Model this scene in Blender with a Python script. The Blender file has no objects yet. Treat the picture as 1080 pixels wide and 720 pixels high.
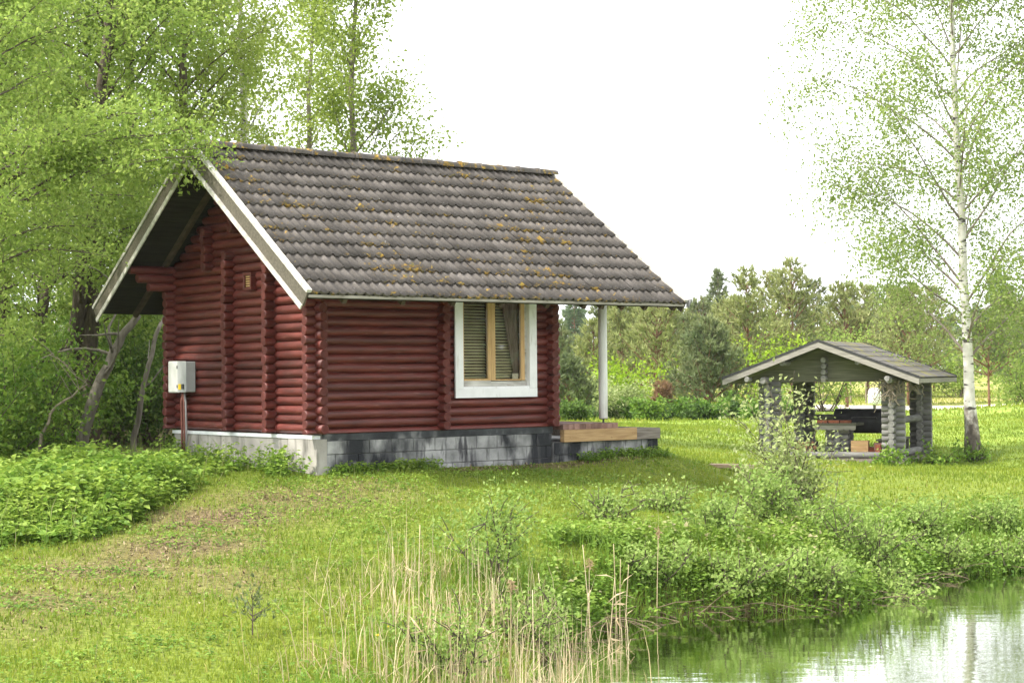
import bpy, math, random
import numpy as np
from mathutils import Vector, Matrix, Euler

random.seed(7)
rng = np.random.default_rng(11)
scene = bpy.context.scene
C = scene.collection

# ------------------------------------------------------------------ camera
FPX, PITCH, ROLL = 1851.7, 0.0185, -0.0085          # focal length in pixels of a 1080 px wide picture
HC = 2.75                                           # eye height over the pond
cam_pos = np.array([0.0, 0.0, HC])
_f = np.array([0, math.cos(PITCH), math.sin(PITCH)]); _r0 = np.array([1.0, 0, 0]); _u0 = np.cross(_r0, _f)
_r = math.cos(ROLL) * _r0 + math.sin(ROLL) * _u0
_u = -math.sin(ROLL) * _r0 + math.cos(ROLL) * _u0
cd = bpy.data.cameras.new('camera'); cam = bpy.data.objects.new('camera', cd); C.objects.link(cam)
cd.sensor_width = 36; cd.lens = FPX / 1080 * 36; cd.clip_start = .1; cd.clip_end = 3000
m = Matrix.Identity(4)
for i in range(3):
    m[i][0], m[i][1], m[i][2], m[i][3] = _r[i], _u[i], -_f[i], cam_pos[i]
cam.matrix_world = m
scene.camera = cam

# ------------------------------------------------------------------ sky, sun, exposure
SUN_EL = math.radians(52)
SUN_DIR = Vector((-0.96, -0.25, 0)).normalized() * math.cos(SUN_EL); SUN_DIR.z = math.sin(SUN_EL)
w = bpy.data.worlds.new('World'); scene.world = w; w.use_nodes = True
nt = w.node_tree; nt.nodes.clear()
sky = nt.nodes.new('ShaderNodeTexSky'); sky.sky_type = 'NISHITA'; sky.sun_disc = False
sky.sun_elevation = SUN_EL; sky.sun_rotation = math.atan2(SUN_DIR.x, SUN_DIR.y)
sky.dust_density = 6; sky.air_density = .8; sky.ozone_density = .6
hs_ = nt.nodes.new('ShaderNodeHueSaturation'); hs_.inputs['Saturation'].default_value = .16
mx = nt.nodes.new('ShaderNodeMix'); mx.data_type = 'RGBA'; mx.inputs[0].default_value = .72
mx.inputs[7].default_value = (8.2, 8.35, 8.6, 1)      # thin bright cloud over the whole sky
bg = nt.nodes.new('ShaderNodeBackground'); bg.inputs[1].default_value = .125
wo = nt.nodes.new('ShaderNodeOutputWorld')
nt.links.new(sky.outputs[0], hs_.inputs['Color']); nt.links.new(hs_.outputs[0], mx.inputs[6])
nt.links.new(mx.outputs[2], bg.inputs[0]); nt.links.new(bg.outputs[0], wo.inputs[0])
sd = bpy.data.lights.new('sun', 'SUN'); sd.energy = 2.9; sd.angle = math.radians(2.5); sd.color = (1, .94, .84)
sun = bpy.data.objects.new('sun', sd); C.objects.link(sun)
sun.rotation_euler = SUN_DIR.to_track_quat('Z', 'Y').to_euler()
scene.view_settings.view_transform = 'Standard'; scene.view_settings.look = 'None'
scene.view_settings.gamma = 1; scene.view_settings.use_curve_mapping = False
scene.view_settings.exposure = 1.42

# ------------------------------------------------------------------ pixel helpers (directions only)
def ray(px, py): return _f + _r * (px - 540) / FPX - _u * (py - 360) / FPX
def at_depth(px, py, v):
    d = ray(px, py); return cam_pos + d * (v / d[1])
def at_z(px, py, z):
    d = ray(px, py); return cam_pos + d * ((z - HC) / d[2])

# ------------------------------------------------------------------ mesh and object helpers
def np_mesh(name, V, F, smooth=False, attrs=None):
    """V (n,3); F: array (m,k) or list of such arrays."""
    V = np.asarray(V, dtype=np.float32)
    Fs = F if isinstance(F, list) else [F]
    Fs = [np.asarray(f, dtype=np.int32) for f in Fs if len(f)]
    me = bpy.data.meshes.new(name)
    me.vertices.add(len(V)); me.vertices.foreach_set('co', V.ravel())
    loops = np.concatenate([f.ravel() for f in Fs])
    tot = np.concatenate([np.full(len(f), f.shape[1], dtype=np.int32) for f in Fs])
    st = np.concatenate([[0], np.cumsum(tot)[:-1]]).astype(np.int32)
    me.loops.add(len(loops)); me.loops.foreach_set('vertex_index', loops)
    me.polygons.add(len(tot)); me.polygons.foreach_set('loop_start', st)
    try: me.polygons.foreach_set('loop_total', tot)
    except Exception: pass
    me.update(calc_edges=True)
    me.polygons.foreach_set('use_smooth', np.full(len(tot), bool(smooth)))
    if attrs:
        for k, a in attrs.items():
            at = me.attributes.new(k, 'FLOAT', 'POINT'); at.data.foreach_set('value', np.asarray(a, dtype=np.float32))
    return me

def link(name, me, mat=None, parent=None, loc=None, rot=None, kind=None, scale=None):
    o = bpy.data.objects.new(name, me); C.objects.link(o)
    if me is not None and mat is not None and len(me.materials) == 0: me.materials.append(mat)
    if parent is not None: o.parent = parent
    if loc is not None: o.location = loc
    if rot is not None: o.rotation_euler = rot
    if scale is not None: o.scale = scale
    if kind: o['kind'] = kind
    return o
def tag(o, label, cat, group=None):
    o['label'] = label; o['category'] = cat
    if group: o['group'] = group
    return o
def thing(name, label, cat, loc=(0, 0, 0), rz=0, group=None):
    o = link(name, None, loc=loc, rot=(0, 0, rz)); o.empty_display_size = .2
    return tag(o, label, cat, group)

class MB:
    def __init__(s): s.V = []; s.Q = []; s.T = []; s.n = 0
    def add(s, V, Q=(), T=()):
        V = np.asarray(V, float); s.V.append(V)
        if len(Q): s.Q.append(np.asarray(Q, int) + s.n)
        if len(T): s.T.append(np.asarray(T, int) + s.n)
        s.n += len(V); return s
    def box(s, x0, x1, y0, y1, z0, z1, M=None):
        V = np.array([(x, y, z) for z in (z0, z1) for y in (y0, y1) for x in (x0, x1)], float)
        if M is not None: V = np.array([M @ Vector(p) for p in V])
        return s.add(V, [(0, 2, 3, 1), (4, 5, 7, 6), (0, 1, 5, 4), (2, 6, 7, 3), (0, 4, 6, 2), (1, 3, 7, 5)])
    def prism(s, poly, axis, a0, a1):
        """poly: 2D points in the other two axes, extruded along axis from a0 to a1."""
        n = len(poly); V = []
        for a in (a0, a1):
            for p, q in poly:
                V.append({'x': (a, p, q), 'y': (p, a, q), 'z': (p, q, a)}[axis])
        Q = [(i, (i + 1) % n, n + (i + 1) % n, n + i) for i in range(n)]
        T = [(0, i + 1, i) for i in range(1, n - 1)] + [(n, n + i, n + i + 1) for i in range(1, n - 1)]
        return s.add(V, Q, T)
    def tube(s, P, R, sides=6, cap=True):
        V, Q, T = tube(P, R, sides, cap); return s.add(V, Q, T)
    def mesh(s, name, smooth=False, attrs=None):
        return np_mesh(name, np.concatenate(s.V), ([np.concatenate(s.Q)] if s.Q else []) + ([np.concatenate(s.T)] if s.T else []), smooth, attrs)
    def build(s, name, mat, parent=None, smooth=False, **k):
        return link(name, s.mesh(name, smooth), mat, parent, **k)

def tube(P, R, sides=6, cap=True):
    P = np.asarray(P, float); R = np.broadcast_to(np.asarray(R, float), (len(P),))
    T = np.gradient(P, axis=0); T /= np.linalg.norm(T, axis=1)[:, None] + 1e-12
    ref = np.array([0, 0, 1.0]) if abs(T[:, 2]).mean() < .8 else np.array([1.0, 0, 0])
    A = np.cross(T, ref); A /= np.linalg.norm(A, axis=1)[:, None] + 1e-12
    B = np.cross(T, A)
    a = np.arange(sides) * 2 * np.pi / sides
    V = P[:, None, :] + R[:, None, None] * (np.cos(a)[None, :, None] * A[:, None, :] + np.sin(a)[None, :, None] * B[:, None, :])
    V = V.reshape(-1, 3); n = len(P)
    i = np.arange(n - 1)[:, None] * sides; j = np.arange(sides)[None, :]; k = (j + 1) % sides
    Q = np.stack([i + j, i + k, i + sides + k, i + sides + j], -1).reshape(-1, 4)
    Tt = []
    if cap:
        V = np.concatenate([V, P[:1], P[-1:]]); c0 = n * sides; c1 = c0 + 1
        Tt = [(c0, (q + 1) % sides, q) for q in range(sides)] + [(c1, (n - 1) * sides + q, (n - 1) * sides + (q + 1) % sides) for q in range(sides)]
    return V, Q, Tt

# ------------------------------------------------------------------ materials
def nmat(name):
    mt = bpy.data.materials.new(name); mt.use_nodes = True
    t = mt.node_tree; t.nodes.clear()
    return mt, t, (lambda k: t.nodes.new('ShaderNode' + k)), t.links.new
def ramp(N, stops, interp='LINEAR'):
    r = N('ValToRGB'); r.color_ramp.interpolation = interp
    e = r.color_ramp.elements
    while len(e) < len(stops): e.new(.5)
    for el, (p, c) in zip(e, stops):
        el.position = p; el.color = (*c, 1) if len(c) == 3 else c
    return r
def pmat(name, stops, scale=5, stretch=(1, 1, 1), rough=.8, bump=0, bscale=40, bstretch=None, rnd=.15, spec=.3, detail=6,
         patch=None, patch2=None, dist=.0, world=False):
    """noise-driven principled; each object shifted by its own random number. patch=(colour, scale, lo, hi, stretch)"""
    mt, t, N, L = nmat(name)
    tc = N('TexCoord'); oi = N('ObjectInfo')
    ml = N('VectorMath'); ml.operation = 'SCALE'; ml.inputs[0].default_value = (37, 91, 53); L(oi.outputs['Random'], ml.inputs['Scale'])
    ad = N('VectorMath'); L(tc.outputs['Object'], ad.inputs[0]); L(ml.outputs[0], ad.inputs[1])
    if world: L(N('NewGeometry').outputs['Position'], ad.inputs[0]); ad.inputs[1].default_value = (0, 0, 0); t.links.remove(ad.inputs[1].links[0])
    def noise(sc, st, det=detail, vec=None):
        mp = N('Mapping'); mp.inputs['Scale'].default_value = st; L(vec or ad.outputs[0], mp.inputs[0])
        n = N('TexNoise'); n.inputs['Scale'].default_value = sc; n.inputs['Detail'].default_value = det
        n.inputs['Distortion'].default_value = dist
        L(mp.outputs[0], n.inputs['Vector']); return n
    n = noise(scale, stretch); r = ramp(N, stops); L(n.outputs[0], r.inputs[0]); col = r.outputs[0]
    for pa in (patch, patch2):
        if pa is None: continue
        pc, ps, lo, hi, pst = pa
        n2 = noise(ps, pst); r2 = ramp(N, [(lo, (0, 0, 0)), (hi, (1, 1, 1))]); L(n2.outputs[0], r2.inputs[0])
        mi = N('Mix'); mi.data_type = 'RGBA'; L(r2.outputs[0], mi.inputs[0]); L(col, mi.inputs[6]); mi.inputs[7].default_value = (*pc, 1); col = mi.outputs[2]
    if rnd:
        mr = N('MapRange'); mr.inputs[3].default_value = 1 - rnd; mr.inputs[4].default_value = 1 + rnd; L(oi.outputs['Random'], mr.inputs[0])
        h = N('HueSaturation'); L(mr.outputs[0], h.inputs['Value']); L(col, h.inputs['Color']); col = h.outputs[0]
    b = N('BsdfPrincipled'); b.inputs['Roughness'].default_value = rough; b.inputs['Specular IOR Level'].default_value = spec
    L(col, b.inputs['Base Color'])
    if bump:
        nb = noise(bscale, bstretch or stretch, 4); bp = N('Bump'); bp.inputs['Strength'].default_value = bump; bp.inputs['Distance'].default_value = .02
        L(nb.outputs[0], bp.inputs['Height']); L(bp.outputs[0], b.inputs['Normal'])
    o = N('OutputMaterial'); L(b.outputs[0], o.inputs[0])
    return mt
def leafmat(name, stops, trans=.35, rough=.55, spec=.25):
    """colour from the per-plant 'tint' attribute; light passes through the blade"""
    mt, t, N, L = nmat(name)
    a = N('Attribute'); a.attribute_name = 'tint'; r = ramp(N, stops); L(a.outputs['Fac'], r.inputs[0])
    b = N('BsdfPrincipled'); b.inputs['Roughness'].default_value = rough; b.inputs['Specular IOR Level'].default_value = spec
    L(r.outputs[0], b.inputs['Base Color'])
    tr = N('BsdfTranslucent'); L(r.outputs[0], tr.inputs[0])
    mi = N('MixShader'); mi.inputs[0].default_value = trans; L(b.outputs[0], mi.inputs[1]); L(tr.outputs[0], mi.inputs[2])
    o = N('OutputMaterial'); L(mi.outputs[0], o.inputs[0]); return mt

MT = {}
MT['log'] = pmat('red_log_stain', [(.25, (.064, .0120, .0088)), (.55, (.112, .0212, .0155)), (.8, (.168, .038, .029))], scale=3, stretch=(1, 1, 6), rough=.46, bump=.3, bscale=18, bstretch=(1, 5, 5), rnd=.24, spec=.45,
                 patch=((.20, .075, .06), 9, .62, .74, (.35, 4, 4)), patch2=((.022, .008, .007), 7, .60, .68, (.16, 9, 9)))
MT['logend'] = pmat('red_log_end', [(.3, (.062, .014, .011)), (.7, (.115, .029, .022))], scale=12, rough=.75, bump=.3, bscale=60, rnd=.15)
MT['tile'] = None
MT['grey_board'] = pmat('weathered_board', [(.3, (.075, .066, .048)), (.7, (.14, .125, .095))], scale=4, stretch=(1, 8, 8), rough=.85, bump=.3, bscale=14, rnd=.12)
MT['white_trim'] = pmat('weathered_white_paint', [(.3, (.30, .285, .25)), (.6, (.52, .505, .465)), (.8, (.64, .63, .60))], scale=3, stretch=(1, 4, 4), rough=.6, rnd=.06, patch=((.28, .25, .19), 6, .62, .72, (.6, 3, 3)))
MT['white_paint'] = pmat('white_window_paint', [(.3, (.70, .705, .71)), (.6, (.80, .80, .81))], scale=4, rough=.5, rnd=.04, bump=.1, bscale=30, patch=((.52, .51, .47), 5, .60, .78, (3, 3, .6)))
MT['post_paint'] = pmat('white_post_paint', [(.3, (.62, .62, .59)), (.7, (.80, .80, .79))], scale=3, stretch=(2, 2, .5), rough=.55, rnd=.02, bump=.15, bscale=25, patch=((.42, .41, .36), 4, .60, .76, (2, 2, .35)))
MT['pine_wood'] = pmat('varnished_pine', [(.3, (.44, .27, .11)), (.7, (.60, .40, .19))], scale=6, stretch=(6, 6, .6), rough=.45, rnd=.08)
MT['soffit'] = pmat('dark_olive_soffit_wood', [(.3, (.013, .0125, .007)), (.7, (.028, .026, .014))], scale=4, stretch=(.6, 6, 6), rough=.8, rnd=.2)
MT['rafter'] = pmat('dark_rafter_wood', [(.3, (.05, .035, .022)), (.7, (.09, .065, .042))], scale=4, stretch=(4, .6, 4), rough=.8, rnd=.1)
MT['block'] = pmat('tarred_concrete_block', [(.3, (.17, .172, .172)), (.5, (.28, .282, .28)), (.7, (.41, .41, .405))], scale=4, rough=.9, bump=.5, bscale=45, rnd=.07, world=True,
                   patch=((.022, .024, .028), 1.9, .46, .58, (1, 1, .55)), patch2=((.07, .07, .075), 6, .54, .66, (1.6, 1.6, .35)))
MT['tar'] = pmat('black_tar_band', [(.35, (.018, .02, .023)), (.52, (.05, .054, .058)), (.66, (.2, .2, .2))], scale=4, world=True, stretch=(1, 1, .6), rough=.7, bump=.3)
MT['mortar'] = pmat('dark_mortar', [(.3, (.10, .10, .10)), (.5, (.25, .25, .25)), (.7, (.38, .38, .37))], scale=3, world=True, rough=.95, bump=.4)
MT['plaster'] = pmat('grey_plaster', [(.3, (.25, .238, .215)), (.7, (.40, .38, .345))], scale=3, rough=.9, bump=.25, bscale=30, rnd=.05, patch=((.13, .125, .11), 3, .52, .68, (2, 2, .5)))
MT['strip'] = pmat('white_foil_strip', [(.3, (.66, .70, .70)), (.7, (.8, .82, .82))], scale=8, rough=.5, rnd=.02, patch=((.3, .3, .3), 9, .68, .72, (1, 1, 1)))
MT['tan_beam'] = pmat('tan_timber', [(.3, (.30, .185, .085)), (.7, (.46, .31, .155))], scale=5, stretch=(.6, 6, 6), rough=.7, bump=.2, rnd=.04, patch=((.2, .12, .06), 12, .68, .74, (1, 2, 2)))
MT['grey_beam'] = pmat('weathered_grey_timber', [(.3, (.13, .11, .09)), (.7, (.26, .23, .2))], scale=5, stretch=(.6, 6, 6), rough=.85, bump=.3, rnd=.06)
MT['deck'] = pmat('reddish_deck_wood', [(.3, (.16, .085, .065)), (.7, (.30, .19, .155))], scale=7, rough=.8, bump=.3, rnd=.3)
MT['dark_room'] = pmat('interior_wood', [(.3, (.16, .09, .045)), (.7, (.24, .14, .07))], scale=3, rough=.8)
MT['blind'] = pmat('blind_slats', [(.3, (.60, .50, .28)), (.7, (.72, .62, .38))], scale=6, rough=.5, rnd=.05)
MT['curtain'] = pmat('brown_net_curtain', [(.3, (.16, .10, .075)), (.7, (.30, .21, .155))], scale=9, stretch=(3, 3, .4), rough=.9)
MT['card'] = pmat('pale_card', [(.3, (.6, .5, .36)), (.7, (.75, .66, .5))], scale=30, rough=.7)
MT['box_white'] = pmat('white_meter_case', [(.3, (.58, .58, .55)), (.7, (.68, .68, .65))], scale=5, rough=.4, rnd=.02)
MT['box_grey'] = pmat('grey_meter_case', [(.3, (.33, .34, .34)), (.7, (.42, .43, .43))], scale=5, rough=.45, rnd=.02)
MT['pipe'] = pmat('grey_conduit', [(.3, (.28, .27, .27)), (.7, (.36, .35, .35))], scale=5, rough=.5)
MT['pipe_red'] = pmat('red_brown_conduit', [(.3, (.14, .05, .04)), (.7, (.2, .08, .06))], scale=5, rough=.6)
MT['yellow'] = pmat('yellow_sticker', [(.3, (.7, .5, .03)), (.7, (.75, .55, .04))], scale=5, rough=.5)
MT['metal'] = pmat('dark_steel', [(.3, (.05, .05, .05)), (.7, (.1, .1, .1))], scale=9, rough=.5)
MT['grey_metal'] = pmat('grey_zinc', [(.3, (.2, .2, .21)), (.7, (.3, .3, .31))], scale=9, rough=.45)
MT['gz_log'] = pmat('silver_grey_log', [(.3, (.13, .128, .122)), (.55, (.20, .197, .188)), (.8, (.27, .265, .25))], scale=4, stretch=(.7, 5, 5), rough=.9, bump=.4, bscale=18, rnd=.22)
MT['gz_end'] = pmat('silver_grey_log_end', [(.3, (.15, .148, .14)), (.7, (.27, .265, .25))], scale=14, rough=.9, bump=.3, rnd=.2)
MT['gz_board'] = pmat('grey_gable_board', [(.3, (.085, .085, .06)), (.7, (.15, .148, .11))], scale=4, stretch=(.5, 5, 5), rough=.9, rnd=.15)
MT['gz_fascia'] = pmat('silver_fascia', [(.3, (.20, .185, .165)), (.7, (.33, .31, .28))], scale=4, stretch=(.7, 6, 6), rough=.85, rnd=.08)
MT['felt'] = pmat('grey_roof_felt', [(.3, (.085, .08, .077)), (.7, (.15, .14, .133))], scale=10, rough=.95, bump=.3, rnd=.08, patch=((.19, .175, .03), 1.6, .50, .66, (1, 1, 1)), patch2=((.10, .095, .09), 5, .5, .65, (1, 1, 1)))
MT['black_felt'] = pmat('black_felt_edge', [(.3, (.03, .03, .032)), (.7, (.06, .06, .062))], scale=10, rough=.9)
MT['brick'] = pmat('red_brick', [(.3, (.22, .065, .035)), (.7, (.36, .13, .075))], scale=14, rough=.9, bump=.3, rnd=.3)
MT['soot'] = pmat('sooty_iron', [(.3, (.018, .018, .02)), (.7, (.04, .04, .044))], scale=6, rough=.6, bump=.2)
MT['bark'] = pmat('grey_brown_bark', [(.3, (.055, .042, .03)), (.7, (.14, .115, .085))], scale=9, stretch=(2, 2, .5), rough=.95, bump=.7, bscale=22, rnd=.15)
MT['pale_bark'] = pmat('pale_grey_bark', [(.3, (.13, .115, .09)), (.7, (.27, .24, .195))], scale=7, stretch=(2, 2, .4), rough=.95, bump=.6, bscale=20, rnd=.1, patch=((.07, .06, .045), 6, .6, .7, (1, 1, 1)))
MT['birch_bark'] = pmat('white_birch_bark', [(.3, (.50, .47, .42)), (.7, (.72, .70, .66))], scale=5, rough=.75, bump=.3, rnd=0,
                        patch=((.05, .043, .038), 3.2, .60, .66, (1.2, 1.2, 4.5)), patch2=((.25, .22, .19), 4, .58, .72, (1, 1, 3)))
MT['birch_twig'] = pmat('brown_birch_twig', [(.3, (.16, .125, .10)), (.7, (.34, .30, .26))], scale=5, rough=.9, rnd=0)
MT['birch_foot'] = pmat('rough_birch_foot', [(.35, (.07, .055, .045)), (.55, (.17, .14, .12)), (.75, (.48, .45, .41))], scale=7, stretch=(1, 1, .7), rough=.95, bump=.8, bscale=18, rnd=0)
MT['pine_bark'] = pmat('red_pine_bark', [(.3, (.15, .075, .045)), (.7, (.27, .15, .10))], scale=9, stretch=(2, 2, .6), rough=.95, bump=.5)
MT['dead'] = pmat('bleached_dead_wood', [(.3, (.17, .14, .10)), (.7, (.34, .29, .22))], scale=8, rough=.95, bump=.4)
MT['wet_straw'] = pmat('wet_dead_stems', [(.3, (.085, .062, .038)), (.7, (.19, .15, .095))], scale=6, rough=.9)
MT['plank'] = pmat('pale_old_plank', [(.3, (.24, .17, .11)), (.7, (.38, .29, .2))], scale=5, stretch=(.6, 5, 5), rough=.9, bump=.3)
MT['white_plastic'] = pmat('white_plastic', [(.3, (.8, .8, .8)), (.7, (.85, .85, .85))], scale=5, rough=.4)
MT['litter'] = leafmat('dry_litter', [(0, (.055, .038, .022)), (.5, (.20, .145, .08)), (1, (.38, .31, .19))], trans=.1, rough=.9)
MT['reed'] = leafmat('dry_reed_straw', [(0, (.30, .22, .12)), (.5, (.46, .36, .21)), (1, (.62, .53, .35))], trans=.2, rough=.7)
MT['grass'] = leafmat('grass_blades', [(0, (.09, .15, .016)), (.35, (.185, .255, .026)), (.7, (.29, .335, .044)), (.82, (.34, .305, .09)), (1, (.40, .33, .16))], trans=.4)
MT['tallgrass'] = leafmat('tall_grass_blades', [(0, (.085, .165, .020)), (.5, (.165, .275, .034)), (.85, (.26, .36, .06)), (1, (.40, .36, .2))], trans=.4)
MT['nettle'] = leafmat('nettle_leaves', [(0, (.07, .15, .020)), (.5, (.15, .265, .034)), (1, (.28, .385, .06))], trans=.38)
MT['dark_leaf'] = leafmat('understory_leaves', [(0, (.045, .095, .02)), (.5, (.10, .175, .034)), (1, (.19, .28, .055))], trans=.45)
MT['spring_leaf'] = leafmat('spring_leaves', [(0, (.13, .215, .04)), (.5, (.24, .345, .065)), (1, (.37, .46, .11))], trans=.55)
MT['aspen_leaf'] = leafmat('aspen_leaves', [(0, (.15, .22, .035)), (.5, (.26, .345, .06)), (1, (.38, .45, .105))], trans=.55)
MT['birch_leaf'] = leafmat('birch_leaves', [(0, (.13, .195, .045)), (.5, (.22, .30, .075)), (1, (.34, .41, .125))], trans=.5)
MT['willow_leaf'] = leafmat('willow_leaves', [(0, (.14, .20, .05)), (.5, (.26, .33, .10)), (1, (.42, .46, .22))], trans=.4)
MT['bankwillow_leaf'] = leafmat('bank_willow_leaves', [(0, (.12, .21, .04)), (.5, (.21, .315, .065)), (1, (.32, .41, .12))], trans=.4)
MT['lime_leaf'] = leafmat('lime_shrub_leaves', [(0, (.15, .25, .012)), (.5, (.25, .38, .02)), (1, (.36, .48, .04))], trans=.45)
MT['needle'] = leafmat('pine_needles', [(0, (.10, .14, .06)), (.5, (.17, .21, .085)), (.9, (.25, .27, .12)), (1, (.36, .30, .15))], trans=.3)
MT['olive_needle'] = leafmat('olive_pine_needles', [(0, (.165, .20, .065)), (.5, (.26, .295, .10)), (1, (.38, .39, .165))], trans=.35)
MT['brown_needle'] = leafmat('dead_brown_needles', [(0, (.19, .11, .06)), (.5, (.27, .165, .09)), (1, (.34, .24, .13))], trans=.2)
MT['far_leaf'] = leafmat('far_wood_leaves', [(0, (.07, .12, .065)), (.5, (.12, .18, .09)), (1, (.18, .24, .12))], trans=.25)
MT['dandelion'] = pmat('dandelion_yellow', [(.3, (.75, .5, .01)), (.7, (.85, .6, .02))], scale=9, rough=.8)

def birch_trunk_material():
    mt, t, N, L = nmat('white_birch_trunk'); tc = N('TexCoord')
    def noise(sc, st, det=6):
        mp = N('Mapping'); mp.inputs['Scale'].default_value = st; L(tc.outputs['Object'], mp.inputs[0]); n = N('TexNoise'); n.inputs['Scale'].default_value = sc; n.inputs['Detail'].default_value = det; L(mp.outputs[0], n.inputs['Vector']); return n
    def mix(f, a, b):
        m_ = N('Mix'); m_.data_type = 'RGBA'; L(f, m_.inputs[0]); L(a, m_.inputs[6]); L(b, m_.inputs[7]); return m_.outputs[2]
    r1 = ramp(N, [(.3, (.50, .47, .42)), (.7, (.74, .72, .68))]); L(noise(5, (1, 1, 1)).outputs[0], r1.inputs[0])
    dk = ramp(N, [(.58, (0, 0, 0)), (.64, (1, 1, 1))]); L(noise(3.0, (1.1, 1.1, 4.2)).outputs[0], dk.inputs[0])
    c2 = ramp(N, [(0, (.045, .04, .036)), (1, (.08, .07, .06))]); L(noise(9, (1, 1, 1)).outputs[0], c2.inputs[0])
    c = mix(dk.outputs[0], r1.outputs[0], c2.outputs[0])
    sx = N('SeparateXYZ'); L(tc.outputs['Object'], sx.inputs[0]); nz = noise(4.5, (1.2, 1.2, .9), 8)
    ma = N('Math'); ma.operation = 'MULTIPLY_ADD'; L(nz.outputs[0], ma.inputs[0]); ma.inputs[1].default_value = 2.6; L(sx.outputs['Z'], ma.inputs[2])
    ft = ramp(N, [(.50, (1, 1, 1)), (.62, (0, 0, 0))]); mr = N('MapRange'); mr.inputs[2].default_value = 4.4; L(ma.outputs[0], mr.inputs[0]); L(mr.outputs[0], ft.inputs[0])
    fc = ramp(N, [(.35, (.06, .048, .04)), (.55, (.16, .13, .11)), (.72, (.40, .37, .33))]); L(noise(8, (1, 1, .6)).outputs[0], fc.inputs[0])
    c = mix(ft.outputs[0], c, fc.outputs[0])
    b = N('BsdfPrincipled'); b.inputs['Roughness'].default_value = .8; L(c, b.inputs['Base Color']); bp = N('Bump'); bp.inputs['Strength'].default_value = .6; bp.inputs['Distance'].default_value = .02; L(noise(20, (1, 1, .6)).outputs[0], bp.inputs['Height']); L(bp.outputs[0], b.inputs['Normal'])
    L(b.outputs[0], N('OutputMaterial').inputs[0]); return mt
MT['birch_trunk'] = birch_trunk_material()

def tile_material():
    mt, t, N, L = nmat('weathered_roof_tile')
    tc = N('TexCoord'); oi = N('ObjectInfo'); geo = N('NewGeometry')
    n1 = N('TexNoise'); n1.inputs['Scale'].default_value = 3.0; n1.inputs['Detail'].default_value = 8; L(geo.outputs['Position'], n1.inputs['Vector'])
    r1 = ramp(N, [(.25, (.062, .055, .047)), (.5, (.098, .087, .077)), (.75, (.145, .130, .117))]); L(n1.outputs[0], r1.inputs[0])
    # grain of weathered concrete
    n2 = N('TexNoise'); n2.inputs['Scale'].default_value = 45; n2.inputs['Detail'].default_value = 5; L(geo.outputs['Position'], n2.inputs['Vector'])
    m1 = N('Mix'); m1.data_type = 'RGBA'; m1.blend_type = 'OVERLAY'; m1.inputs[0].default_value = .5; L(r1.outputs[0], m1.inputs[6]); L(n2.outputs[0], m1.inputs[7])
    # lichen and moss in spots of their own, thicker near the lower lip of a tile
    n3 = N('TexNoise'); n3.inputs['Scale'].default_value = 9; n3.inputs['Detail'].default_value = 8; n3.inputs['Roughness'].default_value = .65; L(geo.outputs['Position'], n3.inputs['Vector'])
    sx = N('SeparateXYZ'); L(tc.outputs['Object'], sx.inputs[0])
    mr = N('MapRange'); mr.inputs[1].default_value = .22; mr.inputs[2].default_value = 0; mr.inputs[3].default_value = 0; mr.inputs[4].default_value = .085; L(sx.outputs['Y'], mr.inputs[0])
    ad = N('Math'); L(n3.outputs[0], ad.inputs[0]); L(mr.outputs[0], ad.inputs[1])
    n6 = N('TexNoise'); n6.inputs['Scale'].default_value = .9; n6.inputs['Detail'].default_value = 3; L(geo.outputs['Position'], n6.inputs['Vector']); m6 = N('Math'); m6.operation = 'MULTIPLY_ADD'; m6.inputs[1].default_value = .55; L(n6.outputs[0], m6.inputs[0]); L(ad.outputs[0], m6.inputs[2]); a7 = N('Math'); a7.operation = 'SUBTRACT'; a7.inputs[1].default_value = .275; L(m6.outputs[0], a7.inputs[0]); ad = a7
    r3 = ramp(N, [(.645, (0, 0, 0)), (.73, (1, 1, 1))]); L(ad.outputs[0], r3.inputs[0])
    n4 = N('TexNoise'); n4.inputs['Scale'].default_value = 14; L(geo.outputs['Position'], n4.inputs['Vector'])
    r4 = ramp(N, [(.4, (.13, .11, .03)), (.52, (.30, .17, .03)), (.66, (.42, .30, .06))]); L(n4.outputs[0], r4.inputs[0])
    m2 = N('Mix'); m2.data_type = 'RGBA'; L(r3.outputs[0], m2.inputs[0]); L(m1.outputs[2], m2.inputs[6]); L(r4.outputs[0], m2.inputs[7])
    # pale crust specks
    n5 = N('TexNoise'); n5.inputs['Scale'].default_value = 22; n5.inputs['Detail'].default_value = 3; L(geo.outputs['Position'], n5.inputs['Vector'])
    r5 = ramp(N, [(.70, (0, 0, 0)), (.74, (1, 1, 1))]); L(n5.outputs[0], r5.inputs[0])
    m3 = N('Mix'); m3.data_type = 'RGBA'; L(r5.outputs[0], m3.inputs[0]); L(m2.outputs[2], m3.inputs[6]); m3.inputs[7].default_value = (.27, .255, .235, 1)
    h = N('HueSaturation'); vr = N('MapRange'); vr.inputs[3].default_value = .80; vr.inputs[4].default_value = 1.17; L(oi.outputs['Random'], vr.inputs[0]); L(vr.outputs[0], h.inputs['Value']); L(m3.outputs[2], h.inputs['Color'])
    b = N('BsdfPrincipled'); b.inputs['Roughness'].default_value = .82; b.inputs['Specular IOR Level'].default_value = .25; L(h.outputs[0], b.inputs['Base Color'])
    bp = N('Bump'); bp.inputs['Strength'].default_value = .4; bp.inputs['Distance'].default_value = .01; L(n2.outputs[0], bp.inputs['Height']); L(bp.outputs[0], b.inputs['Normal'])
    o = N('OutputMaterial'); L(b.outputs[0], o.inputs[0]); return mt
MT['tile'] = tile_material()

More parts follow.
